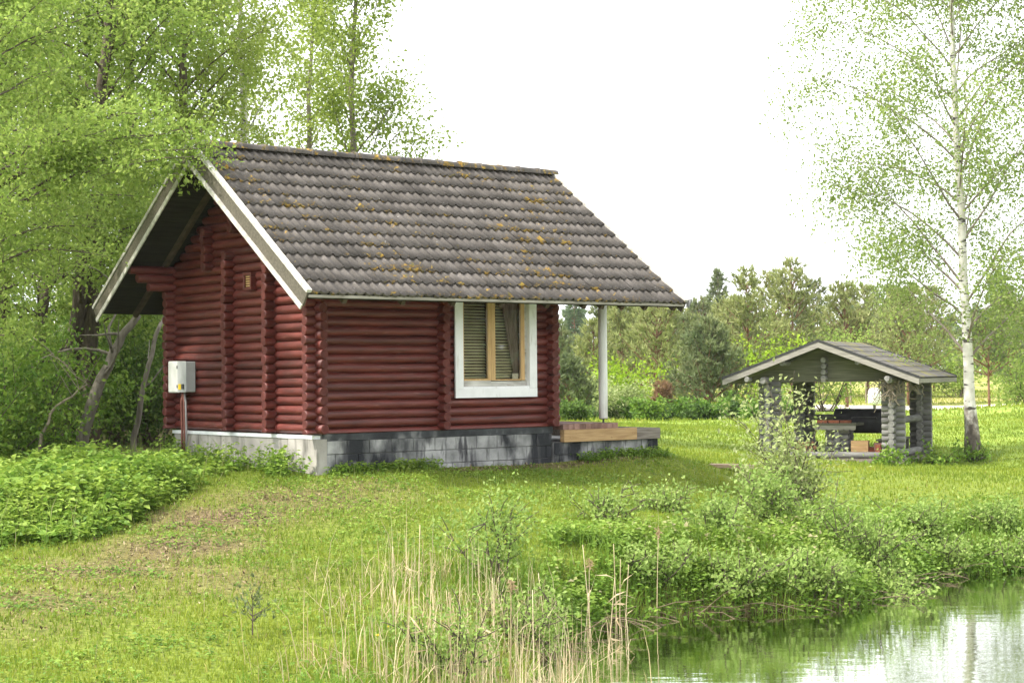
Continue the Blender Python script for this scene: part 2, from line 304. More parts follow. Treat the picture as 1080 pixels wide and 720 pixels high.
def glass_material():
    mt, t, N, L = nmat('window_glass')
    g = N('BsdfGlossy'); g.inputs['Roughness'].default_value = .02; tr = N('BsdfTransparent'); tr.inputs[0].default_value = (.93, .95, .94, 1)
    fr = N('Fresnel'); fr.inputs[0].default_value = 1.5
    mi = N('MixShader'); L(fr.outputs[0], mi.inputs[0]); L(tr.outputs[0], mi.inputs[1]); L(g.outputs[0], mi.inputs[2])
    o = N('OutputMaterial'); L(mi.outputs[0], o.inputs[0]); return mt
MT['glass'] = glass_material()

def water_material():
    mt, t, N, L = nmat('pond_water')
    tc = N('TexCoord'); mp = N('Mapping'); mp.inputs['Scale'].default_value = (.6, 1.6, 1); L(tc.outputs['Object'], mp.inputs[0])
    n = N('TexNoise'); n.inputs['Scale'].default_value = 3.2; n.inputs['Detail'].default_value = 4; L(mp.outputs[0], n.inputs['Vector'])
    bp = N('Bump'); bp.inputs['Strength'].default_value = .09; bp.inputs['Distance'].default_value = .03; L(n.outputs[0], bp.inputs['Height'])
    b = N('BsdfPrincipled'); b.inputs['Base Color'].default_value = (.022, .020, .007, 1); b.inputs['Roughness'].default_value = .03; b.inputs['IOR'].default_value = 1.33
    b.inputs['Specular IOR Level'].default_value = .5
    L(bp.outputs[0], b.inputs['Normal'])
    g = N('BsdfGlossy'); g.inputs['Roughness'].default_value = .025; L(bp.outputs[0], g.inputs['Normal']); g.inputs[0].default_value = (.82, .84, .80, 1)
    lw = N('Fresnel'); lw.inputs[0].default_value = 1.5; L(bp.outputs[0], lw.inputs['Normal'])
    mi = N('MixShader'); L(lw.outputs[0], mi.inputs[0]); L(b.outputs[0], mi.inputs[1]); L(g.outputs[0], mi.inputs[2])
    o = N('OutputMaterial'); L(mi.outputs[0], o.inputs[0]); return mt
MT['water'] = water_material()

# ------------------------------------------------------------------ house frame
YAW = .6751; HOX, HOY, HOZ = -2.838, 25.538, HC - .846
ch, sh = math.cos(YAW), math.sin(YAW)
def h2w(x, y, z=0.0): return np.array([HOX + x * ch - y * sh, HOY + x * sh + y * ch, HOZ + z])
def w2h(u, v):
    a, b = u - HOX, v - HOY; return a * ch + b * sh, -a * sh + b * ch
LW, WW = 4.37, 4.30
XR0, XR1, BF, HS, RISE, EZ = -.868, 6.318, 1.166, 3.329, 2.396, 2.006
YR = HS - BF; SL = RISE / HS; TH = math.atan(SL); SLOPE = math.hypot(RISE, HS)

# ------------------------------------------------------------------ terrain
ctl = []
for px, py, v in [(0, 720, 13.6), (270, 722, 13.8), (540, 728, 13.9), (0, 640, 16.5), (200, 640, 16.8), (400, 642, 16.8),
                  (0, 582, 20), (150, 575, 20.5), (300, 590, 19.5), (450, 592, 19.3), (560, 605, 18.3), (230, 520, 24.0),
                  (450, 540, 22.5), (560, 540, 23), (650, 525, 25), (720, 500, 29), (765, 492, 33),
                  (880, 485, 41.5), (1025, 486, 42), (1080, 480, 43), (700, 456, 45), (640, 445, 60), (800, 450, 56), (600, 441, 76), (760, 441, 76),
                  (1080, 429, 60), (1000, 437, 60), (1080, 456, 49), (900, 433, 92), (1000, 433, 92), (900, 408, 140), (700, 408, 140), (1080, 406, 140),
                  (900, 522, 31), (1080, 512, 32), (800, 520, 30)]:
    ctl.append(at_depth(px, py, v))
for x, y, z in [(.2, -.1, -.57), (4.5, -.1, -.60), (6.7, -.1, -.44), (-.1, 4.3, -.62), (-.2, 2, -.55), (4.4, 4.4, -.5), (7, 4, -.5), (2.2, -.3, -.60)]:
    ctl.append(h2w(x, y, z))
ctl += [np.array(p, float) for p in [(-8, 28, .95), (-12, 35, 1.35), (-6, 37, 1.45), (-20, 45, 1.9), (-3, 46, 1.5), (-15, 20, 1.0), (-8, 14, .5), (-6, 4, .9), (0, 0, 1.1), (6, -5, 1.1), (-12, 5, 1.0),
                                      (30, 30, .8), (40, 60, 1.6), (30, 95, .9), (-30, 90, 2.2), (-40, 20, 1.8), (-20, 140, 2.2), (60, 140, 1.6), (45, 5, 1.0), (0, 160, 1.9), (90, 60, 1.8), (-90, 60, 2.2), (0, -60, 1.6), (80, -20, 1.6), (-80, -20, 2.0), (80, 200, 2.2), (-80, 200, 2.6), (0, 260, 2.4)]]
ctl = np.array(ctl)
def _tps(d2): return .5 * d2 * np.log(d2 + 1e-9)
_n = len(ctl); _d2 = ((ctl[:, None, :2] - ctl[None, :, :2]) ** 2).sum(-1)
_A = np.zeros((_n + 3, _n + 3)); _A[:_n, :_n] = _tps(_d2) + np.eye(_n) * .6; _A[:_n, _n] = 1; _A[:_n, _n + 1:] = ctl[:, :2]; _A[_n:, :_n] = _A[:_n, _n:].T
_w = np.linalg.solve(_A, np.concatenate([ctl[:, 2], [0, 0, 0]]))
pond_px = [(455, 800), (520, 745), (568, 704), (600, 678), (636, 661), (700, 652), (760, 646), (850, 643), (905, 638), (935, 625), (965, 613), (1000, 608), (1080, 602), (1200, 592)]
pond = np.array([at_z(a, b, 0)[:2] for a, b in pond_px] + [(16, 25), (26, 24), (30, 14), (22, 3), (4, 3.5), (.2, 6), (-.6, 9)])
def pond_sd(u, v):
    """signed distance to the shoreline, positive inside the pond"""
    u = np.asarray(u, float); v = np.asarray(v, float); d = np.full(u.shape, 1e9); ins = np.zeros(u.shape, bool)
    for i in range(len(pond)):
        a, b = pond[i], pond[(i + 1) % len(pond)]; e = b - a
        t = np.clip(((u - a[0]) * e[0] + (v - a[1]) * e[1]) / (e @ e), 0, 1)
        d = np.minimum(d, np.hypot(u - a[0] - t * e[0], v - a[1] - t * e[1]))
        c = ((a[1] > v) != (b[1] > v)) & (u < (b[0] - a[0]) * (v - a[1]) / (b[1] - a[1] + 1e-12) + a[0]); ins ^= c
    return np.where(ins, d, -d)
def wob(u, v): return (np.sin(u * 1.7 + v * .6) + np.sin(v * 2.3 - u * .9) + np.sin(u * 4.1 + 1.3) * .5 + np.sin(v * 4.7 + u * 2.2) * .5) / 3
def G(u, v):
    u = np.atleast_1d(np.asarray(u, float)); v = np.atleast_1d(np.asarray(v, float)); out = np.empty(u.shape)
    for s in range(0, len(u), 60000):
        uu, vv = u[s:s + 60000], v[s:s + 60000]
        d2 = (uu[:, None] - ctl[None, :, 0]) ** 2 + (vv[:, None] - ctl[None, :, 1]) ** 2
        z = _tps(d2) @ _w[:_n] + _w[_n] + _w[_n + 1] * uu + _w[_n + 2] * vv
        far = np.clip((np.hypot(uu, vv - 60) - 120) / 100, 0, 1); far = far * far * (3 - 2 * far)
        z = np.clip(z * (1 - far) + 2.0 * far, .25, 3.2)
        sd = pond_sd(uu, vv) + wob(uu * 2.2, vv * 2.2) * .10
        t = np.clip(-sd / 1.0, 0, 1); t = np.sqrt(t) * .55 + t * t * (3 - 2 * t) * .45
        z = np.where(sd > 0, -.06 - np.minimum(sd * .45, .9), -.06 + t * (z + .06 + wob(uu, vv) * .025))
        out[s:s + 60000] = z
    return out
def g1(u, v): return float(G([u], [v])[0])
def in_house(u, v, pad=0):
    x, y = w2h(u, v); return ((x > -.15 - pad) & (x < 6.85 + pad) & (y > -.12 - pad) & (y < WW + .1 + pad))

def graded(lo, hi, f0, f1, fine, grow):
    a = list(np.arange(f0, f1 + 1e-6, fine)); s = fine
    while a[-1] < hi: s *= grow; a.append(a[-1] + s)
    s = fine
    while a[0] > lo: s *= grow; a.insert(0, a[0] - s)
    return np.array(a)
gu = graded(-700, 700, -11, 14, .16, 1.07); gv = graded(-300, 1200, 11, 36, .16, 1.06)
UU, VV = np.meshgrid(gu, gv); ZZ = G(UU.ravel(), VV.ravel())
nu, nv = len(gu), len(gv)
ii = (np.arange(nv - 1)[:, None] * nu + np.arange(nu - 1)[None, :])
Fg = np.stack([ii, ii + 1, ii + nu + 1, ii + nu], -1).reshape(-1, 4)

def vnoise(u, v, s, seed=0):
    """smooth value noise in 0..1"""
    r = np.random.default_rng(seed).random((64, 64)); x = np.asarray(u) / s; y = np.asarray(v) / s
    xi, yi = np.floor(x).astype(int), np.floor(y).astype(int); fx, fy = x - xi, y - yi; fx = fx * fx * (3 - 2 * fx); fy = fy * fy * (3 - 2 * fy)
    q = lambda a, b: r[a % 64, b % 64]
    return (q(xi, yi) * (1 - fx) + q(xi + 1, yi) * fx) * (1 - fy) + (q(xi, yi + 1) * (1 - fx) + q(xi + 1, yi + 1) * fx) * fy
def fbm(u, v, s, seed=0): return vnoise(u, v, s, seed) * .5 + vnoise(u, v, s / 2.1, seed + 1) * .3 + vnoise(u, v, s / 4.4, seed + 2) * .2
_dry = [(at_depth(px, py, v)[:2], r, a) for px, py, v, r, a in [(240, 545, 22.3, 1.1, 1.2), (300, 530, 23.2, 1.2, 1.0), (190, 575, 20.3, 1.0, 1.1), (120, 600, 18.8, 1.0, 1.0), (60, 630, 17, .9, .9), (210, 610, 18.3, 1.1, .7), (15, 665, 15.6, .6, .6), (370, 520, 24.3, .8, .6), (420, 530, 23.5, .7, .35)]]
def dryness(u, v):
    d = np.zeros(np.shape(u))
    for c, r, a in _dry: d = np.maximum(d, a * np.exp(-((u - c[0]) ** 2 + (v - c[1]) ** 2) / (r * r)))
    return d * (.45 + 1.1 * fbm(u, v, .7, 5))
def dirt_strip(u, v):
    x, y = w2h(np.asarray(u), np.asarray(v)); return np.clip(1 - abs(y + .28 + .1 * wob(np.asarray(u) * 2, np.asarray(v))) / .34, 0, 1) * ((x > 1.9) & (x < 6.2))

def ground_material():
    mt, t, N, L = nmat('meadow_soil')
    geo = N('NewGeometry')
    n = N('TexNoise'); n.inputs['Scale'].default_value = .9; n.inputs['Detail'].default_value = 8; L(geo.outputs['Position'], n.inputs['Vector'])
    r = ramp(N, [(.3, (.12, .185, .028)), (.55, (.185, .255, .04)), (.75, (.25, .29, .065))]); L(n.outputs[0], r.inputs[0])
    n2 = N('TexNoise'); n2.inputs['Scale'].default_value = 14; n2.inputs['Detail'].default_value = 6; L(geo.outputs['Position'], n2.inputs['Vector'])
    m0 = N('Mix'); m0.data_type = 'RGBA'; m0.blend_type = 'OVERLAY'; m0.inputs[0].default_value = .5; L(r.outputs[0], m0.inputs[6]); L(n2.outputs[0], m0.inputs[7])
    al = N('Attribute'); al.attribute_name = 'near_soil'
    rs = ramp(N, [(.35, (.080, .108, .018)), (.55, (.14, .18, .027)), (.72, (.21, .24, .045))]); L(n2.outputs[0], rs.inputs[0])
    mn = N('Mix'); mn.data_type = 'RGBA'; L(al.outputs['Fac'], mn.inputs[0]); L(m0.outputs[2], mn.inputs[6]); L(rs.outputs[0], mn.inputs[7]); m0 = mn
    a = N('Attribute'); a.attribute_name = 'soil'
    r2 = ramp(N, [(.35, (.055, .040, .022)), (.55, (.135, .10, .055)), (.75, (.24, .195, .11))]); L(n2.outputs[0], r2.inputs[0])
    m1 = N('Mix'); m1.data_type = 'RGBA'; L(a.outputs['Fac'], m1.inputs[0]); L(m0.outputs[2], m1.inputs[6]); L(r2.outputs[0], m1.inputs[7])
    a2 = N('Attribute'); a2.attribute_name = 'field'
    n3 = N('TexNoise'); n3.inputs['Scale'].default_value = .12; n3.inputs['Detail'].default_value = 5; L(geo.outputs['Position'], n3.inputs['Vector'])
    r3 = ramp(N, [(.35, (.17, .21, .035)), (.55, (.27, .26, .075)), (.7, (.34, .29, .13))]); L(n3.outputs[0], r3.inputs[0])
    m2 = N('Mix'); m2.data_type = 'RGBA'; L(a2.outputs['Fac'], m2.inputs[0]); L(m1.outputs[2], m2.inputs[6]); L(r3.outputs[0], m2.inputs[7])
    b = N('BsdfPrincipled'); b.inputs['Roughness'].default_value = .95; b.inputs['Specular IOR Level'].default_value = .1; L(m2.outputs[2], b.inputs['Base Color'])
    bp = N('Bump'); bp.inputs['Strength'].default_value = .6; bp.inputs['Distance'].default_value = .04; L(n2.outputs[0], bp.inputs['Height']); L(bp.outputs[0], b.inputs['Normal'])
    o = N('OutputMaterial'); L(b.outputs[0], o.inputs[0]); return mt
uf, vf = UU.ravel(), VV.ravel()
soil = np.clip(dryness(uf, vf) * .9 + dirt_strip(uf, vf), 0, 1)
sdp = pond_sd(uf, vf); soil = np.maximum(soil, np.clip(1 + sdp / .5, 0, 1))
fu, fv = np.meshgrid(gu, gv)
forest = np.clip((-uf - 1.5 - np.clip((vf - 30) * -.25, -9, 4)) / 3, 0, 1) * np.clip((vf - 27.5) / 3, 0, 1) * np.clip((60 - vf) / 8, 0, 1)
soil = np.clip(np.maximum(soil, forest * .8), 0, 1)
field = np.clip((vf - 88) / 14, 0, 1)
ground = link('ground', np_mesh('ground', np.stack([uf, vf, ZZ], -1), Fg, True, {'soil': soil, 'field': field, 'near_soil': np.clip((44 - vf) / 14, 0, 1)}), ground_material(), kind='structure')
ground['label'] = 'bright green lawn and meadow rolling down to the pond'

# pond water: one sheet, slightly inside the banks
cen = pond.mean(0)
wp = cen + (pond - cen) * 1.03
Vw = np.concatenate([np.c_[wp, np.zeros(len(wp))], [[cen[0], cen[1], 0]]])
water = link('pond_water', np_mesh('pond_water', Vw, np.array([(i, (i + 1) % len(wp), len(wp)) for i in range(len(wp))])), MT['water'], kind='structure')
water['label'] = 'dark green pond mirroring the bank and the white sky'

# gravel road behind the gazebo
rp = np.array([(15.0, 97), (19, 94), (24, 92), (30, 91), (40, 90), (60, 88), (90, 84)]); s_ = np.linspace(0, len(rp) - 1, 60)
rc = np.stack([np.interp(s_, np.arange(len(rp)), rp[:, k]) for k in (0, 1)], -1)
rt = np.gradient(rc, axis=0); rt /= np.linalg.norm(rt, axis=1)[:, None]; rn = np.stack([-rt[:, 1], rt[:, 0]], -1)
Vr = []; cr = np.linspace(-4.5, 4.5, 7)
for c in cr:
    q = rc + rn * c; Vr.append(np.c_[q, G(q[:, 0], q[:, 1]) + .07])
Vr = np.stack(Vr, 1).reshape(-1, 3); Fr = np.array([(i * 7 + j, i * 7 + j + 1, (i + 1) * 7 + j + 1, (i + 1) * 7 + j) for i in range(59) for j in range(6)])
road = link('gravel_road', np_mesh('gravel_road', Vr, Fr, True), pmat('pale_gravel', [(.3, (.42, .38, .33)), (.7, (.56, .52, .47))], scale=2, rough=.95, rnd=0, bump=.3), kind='structure')
road['label'] = 'pale gravel road crossing the field behind the gazebo'
#@@HOUSE
# ================================================================== LOG CABIN
cabin = thing('log_cabin', 'dark red log cabin with tiled gable roof and concrete block base', 'cabin', loc=(HOX, HOY, HOZ), rz=YAW)
def part(name, parent, label=None, loc=None, rot=None):
    o = link(name, None, parent=parent, loc=loc, rot=rot); o.empty_display_size = .1
    if label: o['label'] = label
    return o
PIT, LR = .136, .0715
_logs = {}
def log_mesh(L, half=False, r=LR, m1='log', m2='logend', sides=12):
    var = random.randrange(5); key = (round(L, 2), half, r, m1, var)
    if key in _logs: return _logs[key]
    a = np.arange(sides) * 2 * np.pi / sides + np.pi / sides
    RL = np.random.default_rng(var * 17 + int(L * 100)); nr = 4 if L < .6 else 9
    xs = np.concatenate([[0], np.linspace(.018, L - .018, nr), [L]]); rr = r * np.concatenate([[.90], 1 + RL.normal(0, .03, nr), [.90]]); cy = RL.normal(0, .003, nr + 2); cz = RL.normal(0, .0025, nr + 2)
    V = np.array([(x + (RL.normal(0, .002) if x in (0, L) else 0), q * math.cos(t) * (1 + .02 * math.sin(3 * t + var)) + oy, q * math.sin(t) + oz) for x, q, oy, oz in zip(xs, rr, cy, cz) for t in a])
    if half: V[:, 2] = np.maximum(V[:, 2], 0.0 + .004)
    n = len(xs); Q = [(i * sides + j, (i + 1) * sides + j, (i + 1) * sides + (j + 1) % sides, i * sides + (j + 1) % sides) for i in range(n - 1) for j in range(sides)]
    V = np.concatenate([V, [(0, 0, .02 if half else 0), (L, 0, .02 if half else 0)]])
    T = [(n * sides, j, (j + 1) % sides)[::1] for j in range(sides)] + [(n * sides + 1, (n - 1) * sides + (j + 1) % sides, (n - 1) * sides + j) for j in range(sides)]
    me = np_mesh('log', V, [np.array(Q)[:, ::-1], np.array(T)[:, ::-1]], True)
    me.materials.append(MT[m1]); me.materials.append(MT[m2])
    for p in me.polygons:
        if p.index >= len(Q): p.material_index = 1; p.use_smooth = False
    _logs[key] = me; return me
def logx(parent, x0, x1, y, z, half=False, name='log', **k):
    j = random.uniform(-.004, .004)
    return link(name, log_mesh(x1 - x0, half, **k), None, parent, loc=(x0, y + j, z + j), rot=(random.choice((0, 0)), 0, 0))
def logy(parent, x, y0, y1, z, half=False, name='log', **k):
    j = random.uniform(-.004, .004)
    return link(name, log_mesh(y1 - y0, half, **k), None, parent, loc=(x + j, y0, z + j), rot=(0, 0, math.pi / 2))

WX0, WX1, WZ0, WZ1 = 2.50, 3.99, .55, 2.20
front = part('front_wall', cabin); back = part('back_wall', cabin); gable = part('gable_wall', cabin); porchw = part('porch_wall', cabin)
EXT = {17: -.50, 18: -.72, 19: -.85}
for k in range(20):
    z = PIT * k; x0 = EXT.get(k, -.22) ; x1 = 6.2 if k == 19 else LW + .2
    e = random.uniform(-.012, .012)
    if WZ0 < z < WZ1:
        logx(front, x0 + e, WX0, 0, z); logx(front, WX1, x1 + e, 0, z)
    else: logx(front, x0 + e, x1 + e, 0, z, half=(k == 0))
    logx(back, x0 + e, x1 + e, WW, z, half=(k == 0))
def under(z, side=0):   # where the roof underside leaves room for a log at height z
    y0 = (z + .25 - EZ) / SL - BF; return y0, 2 * YR - y0
for k in range(29):
    z = PIT * (k + .5); a, b = under(z); y0 = max(-.2, a); y1 = min(WW + .2, b)
    if y1 - y0 < .25: break
    e = random.uniform(-.012, .012)
    logy(gable, 0, y0 + (e if y0 == -.2 else 0), y1, z)
    logy(porchw, LW, y0, y1, z)
# cross wall log ends standing out of the walls
def stubs(name, parent, axis, c, z0, z1, ph):
    pw = part(name, parent)
    k = 0
    while True:
        z = PIT * (k + ph); k += 1
        if z > z1: break
        if z < z0: continue
        e = random.uniform(-.012, .012)
        if axis == 'x': logx(pw, -.22 + e, -.02, c, z, half=(z == 0), name='log_end')
        else: logy(pw, c, -.21 + e, -.02, z, name='log_end')
stubs('cross_wall_ends', gable, 'x', 2.365, 0, 2.80, 0)
stubs('cross_wall_ends', gable, 'x', 1.136, 0, 2.62, 0)
stubs('cross_wall_ends', gable, 'x', 2.16, 3.05, 3.55, 0)
stubs('cross_wall_ends', gable, 'x', 3.02, 2.55, 3.25, 0)
stubs('cross_wall_ends', front, 'y', 2.2, 0, 2.55, .5)
# floor and inner lining
MB().box(.1, LW - .1, .1, WW - .1, -.08, -.02).build('floor_slab', MT['dark_room'], cabin)

# ---- roof
MT['white_trim2'] = pmat('greyed_eave_board', [(.3, (.20, .185, .15)), (.7, (.34, .32, .27))], scale=4, stretch=(1, 6, 6), rough=.8)
roof = part('roof', cabin)
c_, s__ = math.cos(TH), math.sin(TH)
def slope_pt(s, n): return (-BF + s * c_ - n * s__, EZ + s * s__ + n * c_)
def ridge_pt(n): return (YR, EZ + RISE + n / c_)
def slope_prism(name, n0, n1, xa, xb, mat, s0=-.02, back=False, parent=None):
    P = [slope_pt(s0, n0), ridge_pt(n0), ridge_pt(n1), slope_pt(s0, n1)]
    if back: P = [(2 * YR - y - (-.001 if False else 0), z) for y, z in P][::-1]
    return MB().prism(P, 'x', xa, xb).build(name, mat, parent or roof)
NB = 34; bw = (SLOPE - .02) / NB
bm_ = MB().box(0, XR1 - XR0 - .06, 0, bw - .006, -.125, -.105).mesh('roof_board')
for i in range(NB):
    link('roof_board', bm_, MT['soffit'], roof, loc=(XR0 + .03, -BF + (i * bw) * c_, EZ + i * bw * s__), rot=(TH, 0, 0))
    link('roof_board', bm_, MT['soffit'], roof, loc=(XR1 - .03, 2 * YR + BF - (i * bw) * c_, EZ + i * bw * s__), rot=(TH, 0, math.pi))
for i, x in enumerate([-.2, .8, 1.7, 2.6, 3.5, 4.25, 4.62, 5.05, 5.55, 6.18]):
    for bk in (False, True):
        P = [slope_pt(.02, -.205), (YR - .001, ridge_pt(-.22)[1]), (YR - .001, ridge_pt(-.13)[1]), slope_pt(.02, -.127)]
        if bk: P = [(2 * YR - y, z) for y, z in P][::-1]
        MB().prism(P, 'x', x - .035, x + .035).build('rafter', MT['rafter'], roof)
for bk in (False, True):
    slope_prism('bargeboard', -.235, -.012, XR0 - .028, XR0 + .002, MT['grey_board'], back=bk)
    slope_prism('lower_trim', -.285, -.215, XR0 - .052, XR0 - .030, MT['white_trim'], back=bk)
    slope_prism('verge_flashing', -.010, .038, XR0 - .045, XR0 + .035, MT['white_trim'], back=bk)
    slope_prism('bargeboard', -.20, -.012, XR1 - .002, XR1 + .028, MT['grey_board'], back=bk)
    slope_prism('verge_flashing', -.010, .038, XR1 - .035, XR1 + .045, MT['white_trim'], back=bk)
MB().box(XR0 + .01, XR1 - .01, -BF + .012, -BF + .034, EZ - .085, EZ - .045).build('fascia', MT['white_trim2'], roof)
MB().box(XR0 + .01, XR1 - .01, 2 * YR + BF - .034, 2 * YR + BF - .012, EZ - .095, EZ - .045).build('fascia', MT['white_trim'], roof)
MB().prism([(-BF - .10, EZ + .03), (-BF + .02, EZ + .03), (-BF + .02, EZ - .09), (-BF - .03, EZ - .11)], 'x', XR1 + .046, XR1 + .065).build('gutter_end', MT['grey_metal'], roof)
# roof tiles: two rolls to a tile, each tile lapping the one below
NC, NR = 24, 12; tw = (XR1 - XR0 - .07) / NC; gauge = SLOPE / NR
def tile_mesh(name='roof_tile'):
    nx = 16; xs = np.linspace(0, tw - .003, nx + 1); ph = xs / tw * 2
    prof = .0165 * np.cos(2 * np.pi * ph) + .006 * np.cos(4 * np.pi * ph + .6)
    V = []
    for y, zb in ((0, .004), (gauge + .05, -.030)):
        V += [(x, y, p + zb) for x, p in zip(xs, prof)]
    V += [(x, .006, p - .030) for x, p in zip(xs, prof)]          # thick lower lip
    n = nx + 1
    Q = [(i, i + 1, n + i + 1, n + i) for i in range(nx)] + [(2 * n + i, 2 * n + i + 1, i + 1, i) for i in range(nx)]
    me = np_mesh(name, V, np.array(Q), True)
    for p in me.polygons:
        if p.index >= nx: p.use_smooth = False
    return me
tm = tile_mesh()
tm.materials.append(MT['tile'])
front_slope = part('tiled_slope', roof)
backV, backQ = [], []; base = np.array([v.co[:] for v in tm.vertices]); bq = np.array([p.vertices[:] for p in tm.polygons]); nn = 0
for r in range(NR):
    for c in range(NC):
        s = r * gauge - .03; jx = random.uniform(-.002, .002); n_ = random.uniform(-.003, .003) - .004
        y, z = slope_pt(s + random.uniform(-.010, .010), n_)
        link('roof_tile', tm, None, front_slope, loc=(XR0 + .035 + c * tw + jx, y, z), rot=(TH + random.uniform(-.01, .006), random.uniform(-.008, .008), random.uniform(-.006, .006)))
        M4 = Matrix.Translation((XR1 - .035 - c * tw, 2 * YR - y, z)) @ Euler((TH, 0, math.pi)).to_matrix().to_4x4()
        A = np.array(M4); backV.append(base @ A[:3, :3].T + A[:3, 3]); backQ.append(bq + nn); nn += len(base)
link('back_slope_tiles', np_mesh('back_slope_tiles', np.concatenate(backV), np.concatenate(backQ), True), MT['tile'], roof, kind='stuff')
NRD = 17; rl = (XR1 - XR0 + .08) / NRD
def ridge_mesh():
    a = np.linspace(-.15, math.pi + .15, 11); V = []
    for x, r in ((0, .118), (.045, .118), (.046, .104), (rl + .03, .098)):
        V += [(x, -r * math.cos(t), r * .82 * math.sin(t)) for t in a]
    V += [(0, -.1 * math.cos(t), .1 * .82 * math.sin(t)) for t in a]
    n = len(a); Q = [(j * n + i, j * n + i + 1, (j + 1) * n + i + 1, (j + 1) * n + i) for j in range(3) for i in range(n - 1)]
    Q += [(4 * n + i, 4 * n + i + 1, i + 1, i) for i in range(n - 1)]
    me = np_mesh('ridge_tile', V, np.array(Q)[:, ::-1], True); me.materials.append(MT['tile']); return me
rm = ridge_mesh()
for i in range(NRD):
    link('ridge_tile', rm, None, roof, loc=(XR0 - .04 + i * rl, YR, EZ + RISE - .018 + random.uniform(-.004, .004)), rot=(random.uniform(-.02, .02), random.uniform(-.008, .008), 0))

# ---- foundation
fnd = part('foundation', cabin)
MB().box(.03, LW - .02, -.035, .16, -1.2, -.002).build('footing', MT['mortar'], fnd)
MB().box(.06, LW + .04, -.062, -.036, -.105, -.004).build('tar_band', MT['tar'], fnd)
def block_row(x0, x1, z0, z1, off, yf, parent, L=.40):
    x = x0 - off
    while x < x1 - .02:
        a, b = max(x, x0), min(x + L, x1); x += L
        if b - a < .05: continue
        g = .0018; d = random.uniform(-.005, .004)
        bb = MB(); e = .006
        V = [(a + g, yf + d + .02, z0 + g), (b - g, yf + d + .02, z0 + g), (b - g, yf + d + .02, z1 - g), (a + g, yf + d + .02, z1 - g),
             (a + g + e, yf + d, z0 + g + e), (b - g - e, yf + d, z0 + g + e), (b - g - e, yf + d, z1 - g - e), (a + g + e, yf + d, z1 - g - e)]
        cx = (a + b) / 2; V = np.array(V) - (cx, 0, (z0 + z1) / 2)
        bb.add(V, [(4, 5, 6, 7), (0, 1, 5, 4), (1, 2, 6, 5), (2, 3, 7, 6), (3, 0, 4, 7)])
        bb.build('concrete_block', MT['block'], parent, loc=(cx, 0, (z0 + z1) / 2))
for i, off in enumerate((.05, .25, .12, .3)):
    block_row(.12, LW + .02, -.305 - .2 * i, -.105 - .2 * i, off, -.058, fnd)
MB().box(-.062, .118, -.068, .72, -1.2, -.077).build('corner_plaster', MT['plaster'], fnd)
MB().box(-.052, .10, .722, WW - .02, -1.2, -.077).build('plinth_plaster', MT['plaster'], fnd)
MB().box(-.070, .05, -.03, WW + .02, -.075, -.025).build('foil_strip', MT['strip'], fnd)
MB().box(.1, LW, WW - .1, WW + .04, -1.2, -.01).build('footing', MT['mortar'], fnd)
MB().box(LW - .1, LW + .018, .17, WW - .11, -1.2, -.01).build('footing', MT['mortar'], fnd)

# ---- window
win = part('window', cabin)
def wbox(name, x0, x1, y0, y1, z0, z1, mat, parent=win): return MB().box(x0, x1, y0, y1, z0, z1).build(name, MT[mat], parent)
wbox('casing', 2.43, 2.582, -.115, -.085, .625, 2.15, 'white_paint'); wbox('casing', 3.902, 4.05, -.115, -.085, .625, 2.15, 'white_paint')
wbox('casing', 2.43, 4.05, -.118, -.086, .484, .623, 'white_paint'); wbox('casing', 2.43, 4.05, -.118, -.086, 2.152, 2.29, 'white_paint')
wbox('jamb', 2.56, 2.581, -.084, .10, .60, 2.17, 'white_paint'); wbox('jamb', 3.903, 3.925, -.084, .10, .60, 2.17, 'white_paint')
wbox('sill', 2.583, 3.901, -.10, .10, .60, .655, 'white_paint')
wbox('lintel', 2.583, 3.901, -.084, .10, 2.08, 2.15, 'white_paint')
wbox('sash_rail', 2.583, 3.18, -.035, .015, .657, .745, 'white_trim'); wbox('sash_rail', 3.182, 3.901, -.035, .015, .657, .735, 'white_trim')
for x0, x1 in ((2.584, 2.652), (3.125, 3.185), (3.190, 3.268), (3.79, 3.86)):
    wbox('sash_stile', x0, x1, -.040, .012, .747, 2.078, 'pine_wood')
wbox('sash_rail', 2.653, 3.124, -.036, .010, .747, .775, 'pine_wood'); wbox('sash_rail', 3.269, 3.789, -.036, .010, .747, .765, 'pine_wood')
wbox('jamb', 3.861, 3.901, -.030, .012, .747, 2.078, 'white_trim')
wbox('pane', 2.653, 3.124, -.014, -.010, .776, 2.077, 'glass'); wbox('pane', 3.269, 3.789, -.014, -.010, .766, 2.077, 'glass')
bl = MB()
for i in range(27):
    z = .80 + i * .047
    for x0, x1 in ((2.62, 3.17), (3.25, 3.80)):
        M4 = Matrix.Translation((0, .10, z)) @ Matrix.Rotation(math.radians(42 + random.uniform(-5, 5)), 4, 'X'); bl.box(x0, x1, -.021, .021, -.001, .001, M4)
blind = bl.build('window_blind', MT['blind'], None); blind.matrix_world = cabin.matrix_basis
tag(blind, 'cream slatted blind hanging inside the cabin window', 'blind')
wv = MB(); nn_ = 26
for sgn, xa, xb in ((1, 3.78, 3.50),):
    V = []; zz = np.linspace(2.0, .82, 12)
    for zi, z in enumerate(zz):
        w_ = .10 + .22 * (zi / 11) ** 1.3
        for i in range(nn_):
            t = i / (nn_ - 1); x = 3.80 - .34 + .25 * (zi / 11) + t * (.34 - .24 * (zi / 11)); V.append((x, .048 + .010 * math.sin(t * 26 + z), z))
    Q = [(a * nn_ + b, a * nn_ + b + 1, (a + 1) * nn_ + b + 1, (a + 1) * nn_ + b) for a in range(11) for b in range(nn_ - 1)]
    wv.add(V, Q)
cur = wv.build('curtain', MT['curtain'], None, smooth=True); cur.matrix_world = cabin.matrix_basis
tag(cur, 'brown tied-back curtain behind the window blind of the cabin', 'curtain')
